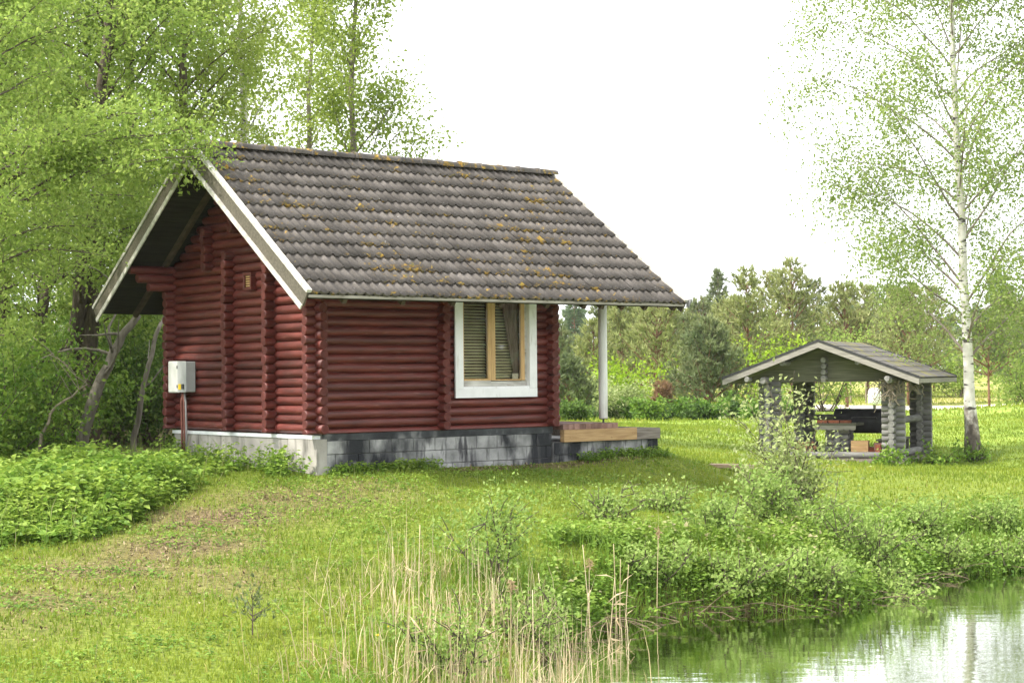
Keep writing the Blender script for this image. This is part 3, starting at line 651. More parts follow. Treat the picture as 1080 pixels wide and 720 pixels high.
cdx = MB().box(3.655, 3.775, .022, .028, .767, .855).build('card', MT['card'], None); cdx.matrix_world = cabin.matrix_basis
tag(cdx, 'small cream card standing in the corner of the cabin window', 'card')

# ---- vent on the gable
vent = part('vent_grille', gable)
MB().box(-.150, -.04, 1.62, 1.86, 2.16, 2.20).box(-.150, -.04, 1.62, 1.86, 2.39, 2.43).box(-.149, -.04, 1.62, 1.66, 2.201, 2.389).box(-.149, -.04, 1.82, 1.86, 2.201, 2.389).build('frame', MT['log'], vent)
for i in range(5): MB().box(-.125, -.10, 1.662, 1.818, 2.215 + i * .036, 2.235 + i * .036).build('slat', MT['pine_wood'], vent)

# ---- porch deck and post
deck = part('porch_deck', cabin)
for i in range(10):
    x = 4.60 + i * .12; MB().box(x + .003, x + .117, -.09 + random.uniform(-.008, .008), WW - .1, -.058, .028 + random.uniform(-.006, .004)).build('deck_board', MT['deck'], deck)
MB().box(4.60, 6.19, -.125, -.02, -.258, -.062).build('front_beam', MT['tan_beam'], deck)
MB().box(6.192, 6.735, -.112, -.02, -.258, -.078).build('front_beam', MT['grey_beam'], deck)
MB().box(6.63, 6.735, -.018, WW, -.258, -.078).build('side_beam', MT['grey_beam'], deck)
MB().box(4.45, 6.70, -.03, WW, -1.1, -.262).build('footing', MT['mortar'], deck)
block_row(4.45, 6.73, -.462, -.262, .1, -.058, deck); block_row(4.45, 6.73, -.662, -.462, .3, -.056, deck); block_row(4.45, 6.73, -.862, -.662, .1, -.056, deck)
pst = part('porch_post', cabin, loc=(5.67, .13, 0))
prof = [(.072, .095), (.074, .12), (.074, 1.2), (.070, 2.49)]
MB().tube([(0, 0, z) for r, z in prof], [r for r, z in prof], 20).build('column', MT['post_paint'], pst, smooth=True)
MB().tube([(0, 0, .028), (0, 0, .095)], [.016, .016], 8).box(-.06, .06, -.05, .05, .088, .0945).build('bracket', MT['metal'], pst)
link('porch_post_mark', None) if False else None

# ---- electrical meter boxes
mb_ = thing('meter_box', 'white and grey electric meter boxes with pipes on the cabin gable', 'meter box', loc=tuple(h2w(-.08, 3.8, .59)), rz=YAW)
def bevbox(x0, x1, y0, y1, z0, z1, e=.012):
    return MB().prism([(y0 + e, z0), (y1 - e, z0), (y1, z0 + e), (y1, z1 - e), (y1 - e, z1), (y0 + e, z1), (y0, z1 - e), (y0, z0 + e)], 'x', x0, x1)
bevbox(-.13, .0, .02, .375, .0, .51).build('case', MT['box_white'], mb_); bevbox(-.165, .0, -.285, .005, .01, .50).build('case', MT['box_grey'], mb_)
bevbox(-.142, -.131, .035, .36, .015, .495).build('lid', MT['box_white'], mb_)
for z in (.10, .41): MB().box(-.175, -.120, .006, .019, z - .025, z + .025).build('hinge', MT['metal'], mb_)
MB().box(-.172, -.166, -.12, -.03, .05, .14).build('sticker', MT['yellow'], mb_)
MB().box(-.19, -.166, -.22, -.17, .06, .14).build('switch', MT['metal'], mb_)
for y, r, mt_ in ((.07, .020, 'pipe_red'), (-.02, .022, 'pipe_red'), (-.075, .017, 'pipe')):
    MB().tube([(-.06, y * .4, .005), (-.06, y, -.15), (-.05, y, -.6), (-.05, y + .01, -1.15)], r, 8).build('pipe', MT[mt_], mb_, smooth=True)

MT['bark_log'] = pmat('firewood_bark', [(.3, (.05, .04, .033)), (.7, (.12, .10, .08))], scale=12, rough=.95, bump=.5)
MT['split_end'] = pmat('firewood_end', [(.3, (.26, .12, .07)), (.7, (.40, .22, .13))], scale=14, rough=.9)
# ================================================================== GAZEBO
GA = math.radians(-25); g0 = at_depth(877, 485, 41.5); GZ = g1(g0[0], g0[1]) - .03
gaz = thing('log_gazebo', 'small grey log gazebo with low mossy roof beside the birch', 'gazebo', loc=(g0[0], g0[1], GZ), rz=GA)
def gl(parent, axis, a0, a1, c, z, r=.078, name='log'):
    kw = dict(r=r, m1='gz_log', m2='gz_end', name=name)
    return logx(parent, a0, a1, c, z, **kw) if axis == 'x' else logy(parent, c, a0, a1, z, **kw)
GX, GY = 1.48, 3.0; gp = .142
for sx in (-1, 1):
    for y in (0, GY):
        po = part('corner_post', gaz)
        for k in range(13):
            zx = .10 + gp * k; cx = sx * GX
            gl(po, 'x', cx - .27, cx + .27, y, zx, name='log_end')
            if k < 12: gl(po, 'y', y - .27, y + .27, cx, zx + gp / 2, name='log_end')
gl(gaz, 'x', -GX + .27, GX - .27, 0, .14, name='sill_log'); gl(gaz, 'x', -GX + .27, GX - .27, GY, .14, name='sill_log')
for sx in (-1, 1):
    gl(gaz, 'y', .27, GY - .27, sx * GX, .17, r=.085, name='sill_log'); gl(gaz, 'y', .27, GY - .27, sx * GX, .95, r=.085, name='rail_log')
gl(gaz, 'x', -GX + .27, -.55, GY, .95, name='rail_log')
MB().box(-GX - .25, GX + .25, -.2, GY + .2, -.4, .045).build('floor_slab', MT['grey_beam'], gaz)
groof = part('roof', gaz)
GHW, GOF, GR, GE = 2.32, -.12, .86, 1.99      # half width, sideways offset, rise, height of the eave edge
GS = GR / GHW; gth = math.atan(GS)
def gz_top(x): return GE + GR - abs(x - GOF) * GS
# gable boards, front and back, cut to the slope
for yb in (0, GY):
    zz = 1.865
    while zz < GE + GR - .25:
        z1 = zz + .125; xl = (GE + GR - .19 - z1) / GS; xb_ = min((GE + GR - .19 - zz) / GS, 1.95); xl = min(xl, 1.95)
        if xl > .05:
            MB().prism([(GOF - xb_, zz), (GOF + xb_, zz), (GOF + xl, z1 + .006), (GOF - xl, z1 + .006)], 'y', yb - .03 + .004 * (int(zz * 100) % 2), yb + .03 + .004 * (int(zz * 100) % 2)).build('gable_board', MT['gz_board'], groof)
        zz = z1
    for k in range(4): gl(groof, 'y', yb - .2, yb + .1, GOF, 1.95 + .142 * k, r=.07, name='log_end')
    MB().box(GOF - .05, GOF + .05, yb - .215, yb - .205, 1.86, 1.95).build('end_plate', MT['gz_fascia'], groof)
for sx in (-1, 1): gl(groof, 'y', -.55, GY + .6, sx * (GX + .02), 1.90, r=.08, name='purlin'); gl(groof, 'y', -.55, GY + .6, GOF + sx * .9, gz_top(GOF + .9) - .2, r=.07, name='purlin')
Y0, Y1 = -.62, 3.75
for sx in (-1, 1):
    def X(d): return GOF + sx * d
    def pr(name, d0, d1, n0, n1, ya, yb, mat, parent=groof):
        P = [(X(d0), GE + GR - d0 * GS + n0), (X(d1), GE + GR - d1 * GS + n0), (X(d1), GE + GR - d1 * GS + n1), (X(d0), GE + GR - d0 * GS + n1)]
        if sx < 0: P = P[::-1]
        return MB().prism(P, 'y', ya, yb).build(name, MT[mat], parent)
    nbd = 16
    for i in range(nbd): pr('roof_board', .002 + i * GHW / nbd, (i + 1) * GHW / nbd - .006, -.075, -.045, Y0 + .03, Y1 - .03, 'gz_board')
    for i in range(7):      # felt laid in lapped strips
        a = .004 + i * GHW / 7; b = (i + 1) * GHW / 7 + .03
        P = [(X(a), GE + GR - a * GS - .03), (X(b), GE + GR - b * GS - .022), (X(b), GE + GR - b * GS - .004), (X(a), GE + GR - a * GS - .016)]
        if sx < 0: P = P[::-1]
        MB().prism(P, 'y', Y0, Y1).build('felt_strip', MT['felt'], groof)
    for ya in (Y0 - .03, Y1 + .002):
        pr('fascia', .0, GHW + .02, -.185, -.05, ya, ya + .028, 'gz_fascia'); pr('edge_strip', .0, GHW + .03, -.048, .012, ya - .008, ya + .036, 'black_felt')
    ex = X(GHW + .012); MB().box(min(ex, ex + sx * .02), max(ex, ex + sx * .02), Y0 + .02, Y1 - .02, GE - .16, GE - .06).build('eave_board', MT['gz_fascia'], groof)
gl(groof, 'y', Y0 - .10, Y0 + .2, -GX - .36, 1.93, r=.06, name='log_end'); gl(groof, 'y', Y0 - .10, Y0 + .2, GX + .02, 1.93, r=.06, name='log_end')
# dry climber hanging from the right corner of the gazebo
def g2w(x, y, z): 
    ca, sa = math.cos(GA), math.sin(GA); return np.array([g0[0] + x * ca - y * sa, g0[1] + x * sa + y * ca, GZ + z])
cl = MB()
for i in range(46):
    x = random.uniform(1.05, 2.0); z = 1.9 - random.random() * .15; P = [(x, -.34, z)]
    for q in range(6): P.append((P[-1][0] + random.uniform(-.13, .13), P[-1][1] + random.uniform(-.05, .05), P[-1][2] - random.uniform(-.06, .17)))
    cl.tube(P, np.linspace(.011, .006, 7), 4, False)
clo = cl.build('dry_vine', MT['dead'], None); clo.location = (g0[0], g0[1], GZ); clo.rotation_euler = (0, 0, GA)
tag(clo, 'tangle of dry grey vine hanging from the gazebo corner', 'vine')
# things inside the gazebo
FZ = GZ + .045
tb = thing('grill_table', 'grey log-built table with scalloped top edge inside the gazebo', 'table', loc=tuple(g2w(-.02, .75, .045)), rz=GA)
for k in range(5):
    gl(tb, 'x', -.28, .28, -.12, .07 + .142 * k, r=.072, name='log_end'); gl(tb, 'x', -.28, .28, .30, .07 + .142 * k, r=.072, name='log_end')
    if k < 4: gl(tb, 'y', -.26, .44, .02, .14 + .142 * k, r=.072, name='log_end')
MB().box(-.50, .50, -.30, .50, .77, .83).build('table_top', MT['gz_board'], tb)
P = [(-.5, .769), (-.5, .72)]
for i in range(7):
    for t in np.linspace(0, math.pi, 6)[1:]: P.append((-.5 + (i + .5 - .5 * math.cos(t)) / 7, .72 - .055 * math.sin(t)))
P.append((.5, .769)); n_ = len(P)
vv = MB()
for i in range(1, n_ - 2): vv.box(P[i][0] + .0005, P[i + 1][0], -.325, -.302, min(P[i][1], P[i + 1][1]), .769) if P[i + 1][0] - P[i][0] > 1e-3 else None
vv.build('scalloped_edge', MT['gz_fascia'], tb)
bg_ = thing('barrel_grill', 'sooty black barrel grill standing in the gazebo', 'grill', loc=tuple(g2w(.45, 1.75, .045)), rz=GA)
P = [(-.80, 0, .85), (-.78, 0, .85), (.78, 0, .85), (.80, 0, .85)]
MB().tube(P, [.2, .30, .30, .2], 20).build('barrel', MT['soot'], bg_, smooth=True)
for sx in (-.6, .6):
    for sy in (-.2, .2): MB().tube([(sx, sy, 0), (sx * .95, sy * .8, .68)], .03, 6).build('leg', MT['soot'], bg_)
MB().tube([(-.3, -.33, .92), (-.3, -.38, .95), (.3, -.38, .95), (.3, -.33, .92)], .015, 6).build('handle', MT['metal'], bg_)
brick_me = MB().box(-.125, .125, -.06, .06, 0, .065).mesh('brick'); brick_me.materials.append(MT['brick'])
bi = 0
def brick(x, y, z, r, lab, grp):
    o = link('brick', brick_me, None, None, loc=tuple(g2w(x, y, z)), rot=(0, 0, GA + r)); return tag(o, lab, 'brick', grp)
for i, x in enumerate((-.36, -.08, .2)): brick(x, .60, .876, random.uniform(-.1, .1), 'red brick lying on the scalloped table in the gazebo', 'bricks on the grill table')
for row in range(4):
    for i in range(4 if row < 2 else 2): brick(.55 + i * .265 + (.05 if row % 2 else 0), .55 + .02 * row, .046 + row * .066, random.uniform(-.08, .08), 'red brick in the low heap beside the gazebo table', 'bricks heaped on the gazebo floor')
for row in range(5): brick(1.05, .36, .046 + row * .066, math.pi / 2 + random.uniform(-.1, .1), 'red brick in the upright stack by the gazebo post', 'bricks stacked by the gazebo post')
wb = thing('wooden_box', 'orange-brown wooden box on the bricks in the gazebo', 'box', loc=tuple(g2w(.58, .45, .18)), rz=GA + .1)
for k in range(3): MB().box(-.2, .2, -.14, -.122, .02 + k * .085, .10 + k * .085).build('slat', MT['tan_beam'], wb)
MB().box(-.2, -.182, -.12, .14, .02, .27).build('side', MT['tan_beam'], wb); MB().box(.182, .2, -.12, .14, .02, .27).build('side', MT['tan_beam'], wb)
MB().box(-.18, .18, -.12, .14, .02, .04).build('base', MT['tan_beam'], wb); MB().box(-.2, .2, -.14, .14, .271, .285).build('lid', MT['tan_beam'], wb)
for i in range(2): MB().box(-.17 + i * .22, -.05 + i * .22, -.1, .1, 0, .02).build('foot', MT['tan_beam'], wb)
bn = thing('log_bench', 'dark wooden bench along the right rail of the gazebo', 'bench', loc=tuple(g2w(1.12, 1.6, .045)), rz=GA)
for k in range(3): MB().box(-.2 + k * .135, -.075 + k * .135, -1.0, 1.0, .40, .45).build('seat_plank', MT['gz_board'], bn)
for y in (-.8, .8): MB().box(-.18, .18, y - .06, y + .06, 0, .40).build('leg', MT['gz_board'], bn)
bx_ = thing('crate', 'brown plank crate under the gazebo bench rail', 'crate', loc=tuple(g2w(1.1, .62, .045)), rz=GA)
for k in range(3): MB().box(-.2, .2, -.15, .15, .005 + k * .125, .12 + k * .125).build('slat', MT['deck'], bx_)
fw_me = [log_mesh(.34, False, .055, 'bark_log', 'split_end', 9) for _ in range(3)]
for row in range(4):
    for i in range(5 - (row % 2)):
        q = g2w(-.95 + i * .115 + .055 * (row % 2), .35, .10 + row * .098)
        tag(link('firewood_log', fw_me[(row + i) % 3], None, None, loc=tuple(q), rot=(random.uniform(0, 6), 0, GA + math.pi / 2 + random.uniform(-.05, .05))), 'short firewood log in the pile left of the gazebo table', 'firewood', 'firewood piled in the gazebo')
#@@PLANTS
# ================================================================== PLANT BUILDERS
def unit(a): return a / (np.linalg.norm(a, axis=-1, keepdims=True) + 1e-12)
def leaves(P, size, R, tint, up=.35, ratio=.62, fold=.12, droop=0.0):
    """rhombic folded leaves at points P; returns V, Q, tint per vertex"""
    n = len(P); d = R.normal(size=(n, 3)); d[:, 2] -= droop; d = unit(d)
    nn_ = R.normal(size=(n, 3)); nn_[:, 2] += up * 3; s = unit(np.cross(d, nn_)); nrm = np.cross(s, d)
    L = size * R.uniform(.65, 1.25, n)[:, None]; W = L * ratio * .5
    a = P; c = P + d * L; b = P + d * L * .45 + s * W + nrm * L * fold; e = P + d * L * .45 - s * W + nrm * L * fold
    V = np.stack([a, b, c, e], 1).reshape(-1, 3); Q = np.arange(4 * n).reshape(n, 4)
    return V, Q, np.repeat(np.clip(tint, 0, 1), 4)
def blades(P, h, wdt, R, tint, lean=.35, az=None):
    """bent grass blades: 5 vertices, a quad and a triangle each"""
    n = len(P); az = R.uniform(0, 2 * np.pi, n) if az is None else az; face = R.uniform(0, 2 * np.pi, n)
    l = np.abs(R.normal(0, lean, n)); D = np.stack([np.cos(az) * l, np.sin(az) * l, np.zeros(n)], -1); S = np.stack([np.cos(face), np.sin(face), np.zeros(n)], -1) * (wdt / 2)[:, None]
    H = h[:, None]; up = np.array([0, 0, 1.0])
    mid = P + (up * .6 + D * .35) * H; tip = P + up * H * (1 - .25 * l[:, None]) + D * H
    V = np.stack([P - S, P + S, mid + S * .7, mid - S * .7, tip], 1).reshape(-1, 3)
    i = np.arange(n)[:, None] * 5
    return V, np.concatenate([i, i + 1, i + 2, i + 3], 1), np.concatenate([i + 3, i + 2, i + 4], 1), np.repeat(np.clip(tint, 0, 1), 5)
def polyline(p0, d0, L, n, R, bend=(0, 0, 0), wob_=.15):
    P = [np.array(p0, float)]; d = np.array(d0, float); st = L / n
    for i in range(n):
        d = d + np.array(bend) / n + R.normal(0, wob_, 3) / math.sqrt(n); d /= np.linalg.norm(d); P.append(P[-1] + d * st)
    return np.array(P)
def tree_geo(seed, H, r0, top=(0, 0), nprim=26, cb=.3, reach=2.5, rise=.9, droop=-.5, nleaf=15000, lsize=.07, sig=.22, tint=(.2, .9), profile=None,
             nsec=6, seclen=.42, trunkpts=14, wobt=.045, updist=.0, twigs=True, curve=None, up=.35, rmin=.006, sides=7, azbias=None, secdroop=None, boughs=(), bthick=.016):
    R = np.random.default_rng(seed); wood = MB(); pts = []; wts = []
    t = np.linspace(0, 1, trunkpts); base = np.stack([top[0] * t ** 1.3, top[1] * t ** 1.3, H * t], -1)
    if curve is not None: base[:, :2] += np.array(curve)[None, :] * np.sin(np.pi * t)[:, None]
    base[1:, :2] += np.cumsum(R.normal(0, wobt, (trunkpts - 1, 2)), 0)
    rad = r0 * (1 - t) ** .75 + .008; rad[0] *= 1.25
    base[0, 2] -= .25
    wood.tube(base, rad, sides + 3)
    trunk_n = wood.n
    prof = profile or (lambda q: math.sin(math.pi * min(1, .12 + .88 * q)) ** .7 if q < 1 else 0)
    for i in range(nprim):
        q = (i + R.uniform(.1, .9)) / nprim; tt = cb + (1 - cb) * q * .97; p = np.array([np.interp(tt, t, base[:, k]) for k in range(3)])
        az = i * 2.39996 + R.normal(0, .35)
        if azbias is not None and R.random() < azbias[1]: az = azbias[0] + R.normal(0, .6)
        L = max(.25, reach * prof(q) * R.uniform(.7, 1.2)); ri = rise * (1 + .5 * q)
        d = np.array([math.cos(az), math.sin(az), ri]); d /= np.linalg.norm(d)
        B = polyline(p, d, L, 7, R, (0, 0, droop), .22); br = np.linspace(max(rmin, min(.32 * np.interp(tt, t, rad), bthick * L + .006)), rmin * .6, len(B)); wood.tube(B, br, 5, False)
        for k in range(nsec):
            s = R.uniform(.22, 1); f = s * (len(B) - 1); a = int(min(f, len(B) - 2)); o = B[a] + (B[a + 1] - B[a]) * (f - a)
            dd = unit(B[a + 1] - B[a]) + R.normal(0, .75, 3); dd[2] += updist; dd = unit(dd)
            S = polyline(o, dd, L * seclen * R.uniform(.5, 1.2) * (1.15 - .5 * s), 4, R, (0, 0, droop * 1.2 if secdroop is None else secdroop), .3)
            if twigs: wood.tube(S, np.linspace(rmin * .8, rmin * .4, len(S)), 4, False)
            for q2 in np.linspace(.25, 1, 5):
                f2 = q2 * 4; a2 = int(min(f2, 3)); pts.append(S[a2] + (S[a2 + 1] - S[a2]) * (f2 - a2)); wts.append(1)
        for q2 in (.6, .8, 1): pts.append(B[int(q2 * 7)]); wts.append(.7)
    for (bx, by, bz_) in boughs:      # long boughs that reach a given point
        e = np.array([bx, by, bz_]); tt = np.clip((bz_ - 1.2) / H, .2, .9); p = np.array([np.interp(tt, t, base[:, k]) for k in range(3)]); s = np.linspace(0, 1, 10)[:, None]
        B = p + (e - p) * s + np.array([0, 0, 1]) * np.sin(np.pi * s) * .35 + R.normal(0, .04, (10, 3)); wood.tube(B, np.linspace(.03, .005, 10), 5, False)
        for k in range(15):
            a = R.integers(3, 9); d = unit(unit(e - p) * .6 + R.normal(0, .8, 3)); S = polyline(B[a] + (B[a + 1] - B[a]) * R.random(), d, R.uniform(.25, .8), 4, R, (0, 0, -1.1), .3); wood.tube(S, np.linspace(.005, .0025, 5), 4, False)
            for q in S[1:]: pts.append(q); wts.append(1.5)
    pts = np.array(pts); wts = np.array(wts) / np.sum(wts)
    idx = R.choice(len(pts), nleaf, p=wts); P = pts[idx] + R.normal(0, sig, (nleaf, 3)) * (1, 1, .8); 
    clump = R.normal(0, .16, len(pts))[idx]
    tn = (tint[0] + tint[1]) / 2 + clump * (tint[1] - tint[0]) + R.normal(0, .16, nleaf) * (tint[1] - tint[0]) * 1.3
    return wood, leaves(P, lsize, R, tn, up=up, droop=.3), base, rad
def plant_tree(name, label, cat, loc, barkmat, leafm, group=None, crown='crown', rz=0, **k):
    loc = (loc[0], loc[1], g1(loc[0], loc[1])) if len(loc) == 2 else tuple(loc)
    t = thing(name, label, cat, loc=loc, rz=rz, group=group)
    wood, (V, Q, tn), base, rad = tree_geo(**k)
    wood.build('trunk', MT[barkmat], t, smooth=True)
    link(crown, np_mesh(crown, V, Q, False, {'tint': tn}), MT[leafm], t)
    return t, base, rad

def pos(px, v): 
    d = ray(px, 395); return (d[0] / d[1] * v, v)

# ================================================================== TREES BEHIND THE CABIN AND IN THE LEFT WOOD
roundp = lambda q: max(.25, math.sin(math.pi * (.15 + .8 * q)) ** .8)
GRP = 'leafy trees of the wood left of the cabin'
plant_tree('aspen_tree', 'tall sparse aspen with forked pale trunk rising behind the cabin roof', 'tree', pos(390, 40), 'pale_bark', 'aspen_leaf', seed=3, H=12.5, r0=.11, top=(-.1, 0), nprim=34, cb=.18, reach=2.35, rise=1.5, droop=-.35, nleaf=20000, lsize=.10, sig=.22, tint=(.25, .9), nsec=8, seclen=.45, profile=lambda q: max(.3, math.sin(math.pi * (.22 + .7 * q))), curve=(-.25, 0))
plant_tree('birch_tree', 'slender white-stemmed birch behind the ridge of the cabin roof', 'tree', pos(258, 42), 'birch_bark', 'aspen_leaf', seed=4, H=13.5, r0=.14, top=(.25, 0), nprim=34, cb=.2, reach=2.2, rise=1.2, droop=-.5, nleaf=16000, lsize=.10, sig=.22, tint=(.35, 1), nsec=7)
plant_tree('alder_tree', 'yellow-green alder with upright stems close behind the gable', 'tree', pos(196, 37), 'bark', 'aspen_leaf', seed=5, H=12, r0=.16, nprim=38, cb=.15, reach=2.5, rise=1.0, droop=-.4, nleaf=22000, lsize=.105, sig=.22, tint=(.35, 1), nsec=10)
plant_tree('alder_tree', 'broad leafy alder with dark forked trunk in the wood', 'tree', pos(92, 34), 'bark', 'spring_leaf', seed=6, H=11.5, r0=.20, top=(.5, 0), nprim=44, cb=.2, reach=3.0, rise=.75, droop=-.5, nleaf=38000, lsize=.105, sig=.23, tint=(.2, 1), nsec=11)
plant_tree('maple_tree', 'dense green maple rising behind the leaning trunk', 'tree', pos(140, 40), 'bark', 'spring_leaf', seed=7, H=13, r0=.2, nprim=40, cb=.12, reach=2.9, rise=.8, droop=-.4, nleaf=26000, lsize=.115, sig=.24, tint=(.2, 1), nsec=11)
plant_tree('maple_tree', 'tall full maple at the dark end of the wood', 'tree', pos(14, 38), 'bark', 'spring_leaf', seed=8, H=13, r0=.22, nprim=44, cb=.18, reach=3.2, rise=.8, droop=-.4, nleaf=36000, lsize=.11, sig=.24, tint=(.15, .95), nsec=11)
plant_tree('birch_tree', 'overhanging birch whose leafy boughs reach the gable peak', 'tree', (-9.1, 27.7), 'bark', 'spring_leaf', seed=9, H=8.4, r0=.17, top=(.6, -.2), nprim=40, cb=.26, reach=3.7, rise=.55, droop=-.55, nleaf=34000, lsize=.08, sig=.16, tint=(.25, 1), nsec=9, azbias=(-.33, .15), boughs=[tuple(at_depth(a, b, c) - np.array([-9.1, 27.7, g1(-9.1, 27.7)])) for a, b, c in [(230, 152, 26.0), (208, 166, 25.9), (190, 138, 26.2), (214, 138, 26.4), (160, 120, 26.3), (110, 140, 26.2)]], profile=lambda q: max(.35, math.sin(math.pi * (.2 + .72 * q))))
plant_tree('alder_tree', 'bushy bright alder filling the gap beside the overhanging birch', 'tree', pos(-40, 31), 'bark', 'spring_leaf', seed=10, H=10, r0=.17, nprim=38, cb=.22, reach=2.8, rise=.8, droop=-.5, nleaf=26000, lsize=.10, sig=.3, tint=(.25, 1), nsec=7)
plant_tree('birch_tree', 'light-crowned birch deep in the wood behind the alders', 'tree', pos(60, 47), 'birch_bark', 'aspen_leaf', seed=12, H=15, r0=.16, nprim=34, cb=.3, reach=3.0, rise=.9, droop=-.5, nleaf=15000, lsize=.11, sig=.36, tint=(.35, 1), nsec=7)
plant_tree('aspen_tree', 'distant thin aspen between the birch and the roof ridge', 'tree', pos(318, 50), 'pale_bark', 'aspen_leaf', seed=13, H=13, r0=.13, nprim=26, cb=.3, reach=1.9, rise=1.2, droop=-.4, nleaf=11000, lsize=.12, sig=.28, tint=(.4, 1), nsec=6)
# bare leaning trunks in front of the wood
def bare(name, label, P, r0, r1, mat, branches, seed, grp=None):
    R = np.random.default_rng(seed); P = np.array(P, float); z = g1(P[0][0], P[0][1]); 
    t = thing(name, label, 'trunk', loc=(P[0][0], P[0][1], z), group=grp); P = P - (P[0][0], P[0][1], z); P[0, 2] = -.2
    s = np.linspace(0, 1, 12); Q = np.stack([np.interp(s, np.linspace(0, 1, len(P)), P[:, k]) for k in range(3)], -1); Q[1:-1] += R.normal(0, .02, (10, 3))
    MB().tube(Q, np.linspace(r0, r1, 12), 9).build('stem', MT[mat], t, smooth=True)
    for i in range(branches):
        a = R.integers(5, 12) if branches < 10 else R.integers(3, 12); d = np.array([R.normal(0, 1), R.normal(0, .6), R.uniform(.1, .9)]); B = polyline(Q[a], unit(d), R.uniform(.6, 1.6), 6, R, (0, 0, R.uniform(-.8, .3)), .35)
        MB().tube(B, np.linspace(r1 * .55, .006, 7), 5, False).build('limb', MT[mat], t, smooth=True)
    return t
A = lambda px, py, v: at_depth(px, py, v)
bare('leaning_trunk', 'bare grey trunk leaning right at the edge of the nettles', [A(76, 470, 30.5), A(100, 415, 30.6), A(121, 370, 30.8), A(146, 332, 31)], .125, .06, 'pale_bark', 7, 1)
bare('leaning_trunk', 'thin bare pole leaning beside the cabin corner', [A(138, 452, 32), A(152, 402, 32), A(170, 340, 32.2)], .06, .035, 'pale_bark', 3, 2)
bare('dead_tree', 'dark broken trunk with pale arching dead limbs in the wood', [A(58, 470, 32.5), A(44, 420, 32.5), A(38, 370, 32.6), A(50, 300, 32.8)], .17, .09, 'bark', 14, 3)
bare('dead_tree', 'dark upright trunk behind the leaning grey one', [A(66, 468, 34), A(75, 380, 34), A(86, 290, 34), A(92, 230, 34)], .17, .12, 'bark', 6, 4)
bare('dead_sapling', 'thin crooked sapling rising from the nettles', [A(30, 480, 29), A(48, 445, 29), A(62, 425, 29.2), A(92, 405, 29.2)], .035, .012, 'dead', 5, 5)
# dark bushes under the wood
def bush(name, label, u, v, h, r, mat, n, ls, seed, grp=None, tint=(.2, .9), stems=9, cat='bush', rise=1.0, z=None):
    R = np.random.default_rng(seed); t = thing(name, label, cat, loc=(u, v, g1(u, v) if z is None else z), group=grp); wood = MB(); pts = []
    for i in range(stems):
        az = i * 2.4 + R.normal(0, .4); d = unit(np.array([math.cos(az), math.sin(az), R.uniform(.6, 2.2) * rise])); o = np.array([R.normal(0, .15 * r), R.normal(0, .15 * r), -.06])
        L = min(h / max(d[2], .3), math.hypot(h, r)) * R.uniform(.75, 1.05); B = polyline(o, d, L, 6, R, (0, 0, .1), .35)
        B[:, 2] = np.maximum(B[:, 2], -.06); wood.tube(B, np.linspace(.005 + .008 * h, .003, 7), 5, False)
        for k in range(5):
            a = R.integers(1, 6); S = polyline(B[a], unit(unit(B[a + 1] - B[a]) + R.normal(0, .8, 3)), L * .4, 4, R, (0, 0, .2), .3); wood.tube(S, np.linspace(.007, .003, 5), 4, False); pts += list(S[1:])
        pts += list(B[2:])
    pts = np.array(pts); pts[:, 2] = np.clip(pts[:, 2], .02, h * 1.05)
    idx = R.integers(0, len(pts), n); P = pts[idx] + R.normal(0, .09 * min(h, 2) + .03, (n, 3)); P[:, 2] = np.maximum(P[:, 2], .01)
    tn = (tint[0] + tint[1]) / 2 + (R.normal(0, .2, len(pts))[idx] + R.normal(0, .2, n)) * (tint[1] - tint[0])
    V, Q, tt = leaves(P, ls, R, tn, up=.4)
    wood.build('stems', MT['bark'], t, smooth=True); link('foliage', np_mesh('foliage', V, Q, False, {'tint': tt}), MT[mat], t); return t
for i, (px, v, h, r, n, lab) in enumerate([
    (5, 31, 2.3, 1.3, 9000, 'dark green thicket at the shaded foot of the wood'), (48, 35.5, 2.2, 1.4, 8000, 'shadowy bush behind the dark broken trunk'),
    (108, 36, 2.4, 1.5, 9000, 'dense green bush behind the leaning grey trunk'), (158, 35, 2.3, 1.3, 8000, 'leafy bush beside the cabin corner under the eave'),
    (130, 43, 3.2, 1.8, 8000, 'tall undergrowth bush deep between the trunks'), (30, 43, 3.2, 1.9, 8000, 'tall dark bush deep in the wood'), (-35, 28.5, 2.0, 1.2, 6000, 'low dark bush at the end of the nettles'), (190, 41, 3.0, 1.8, 7000, 'green undergrowth close behind the cabin gable'), (80, 50, 4.5, 2.6, 9000, 'high shaded bush closing the wood behind'), (-10, 52, 4.5, 2.8, 8000, 'high dark bush at the back of the wood'), (160, 52, 4.5, 2.8, 8000, 'high green bush behind the wood near the cabin')]):
    u, vv_ = pos(px, v); bush('bush', lab, u, vv_, h, r, 'dark_leaf' if i % 2 else 'nettle', n, .10, 100 + i, 'undergrowth bushes of the wood', tint=(.1, .95), stems=14)

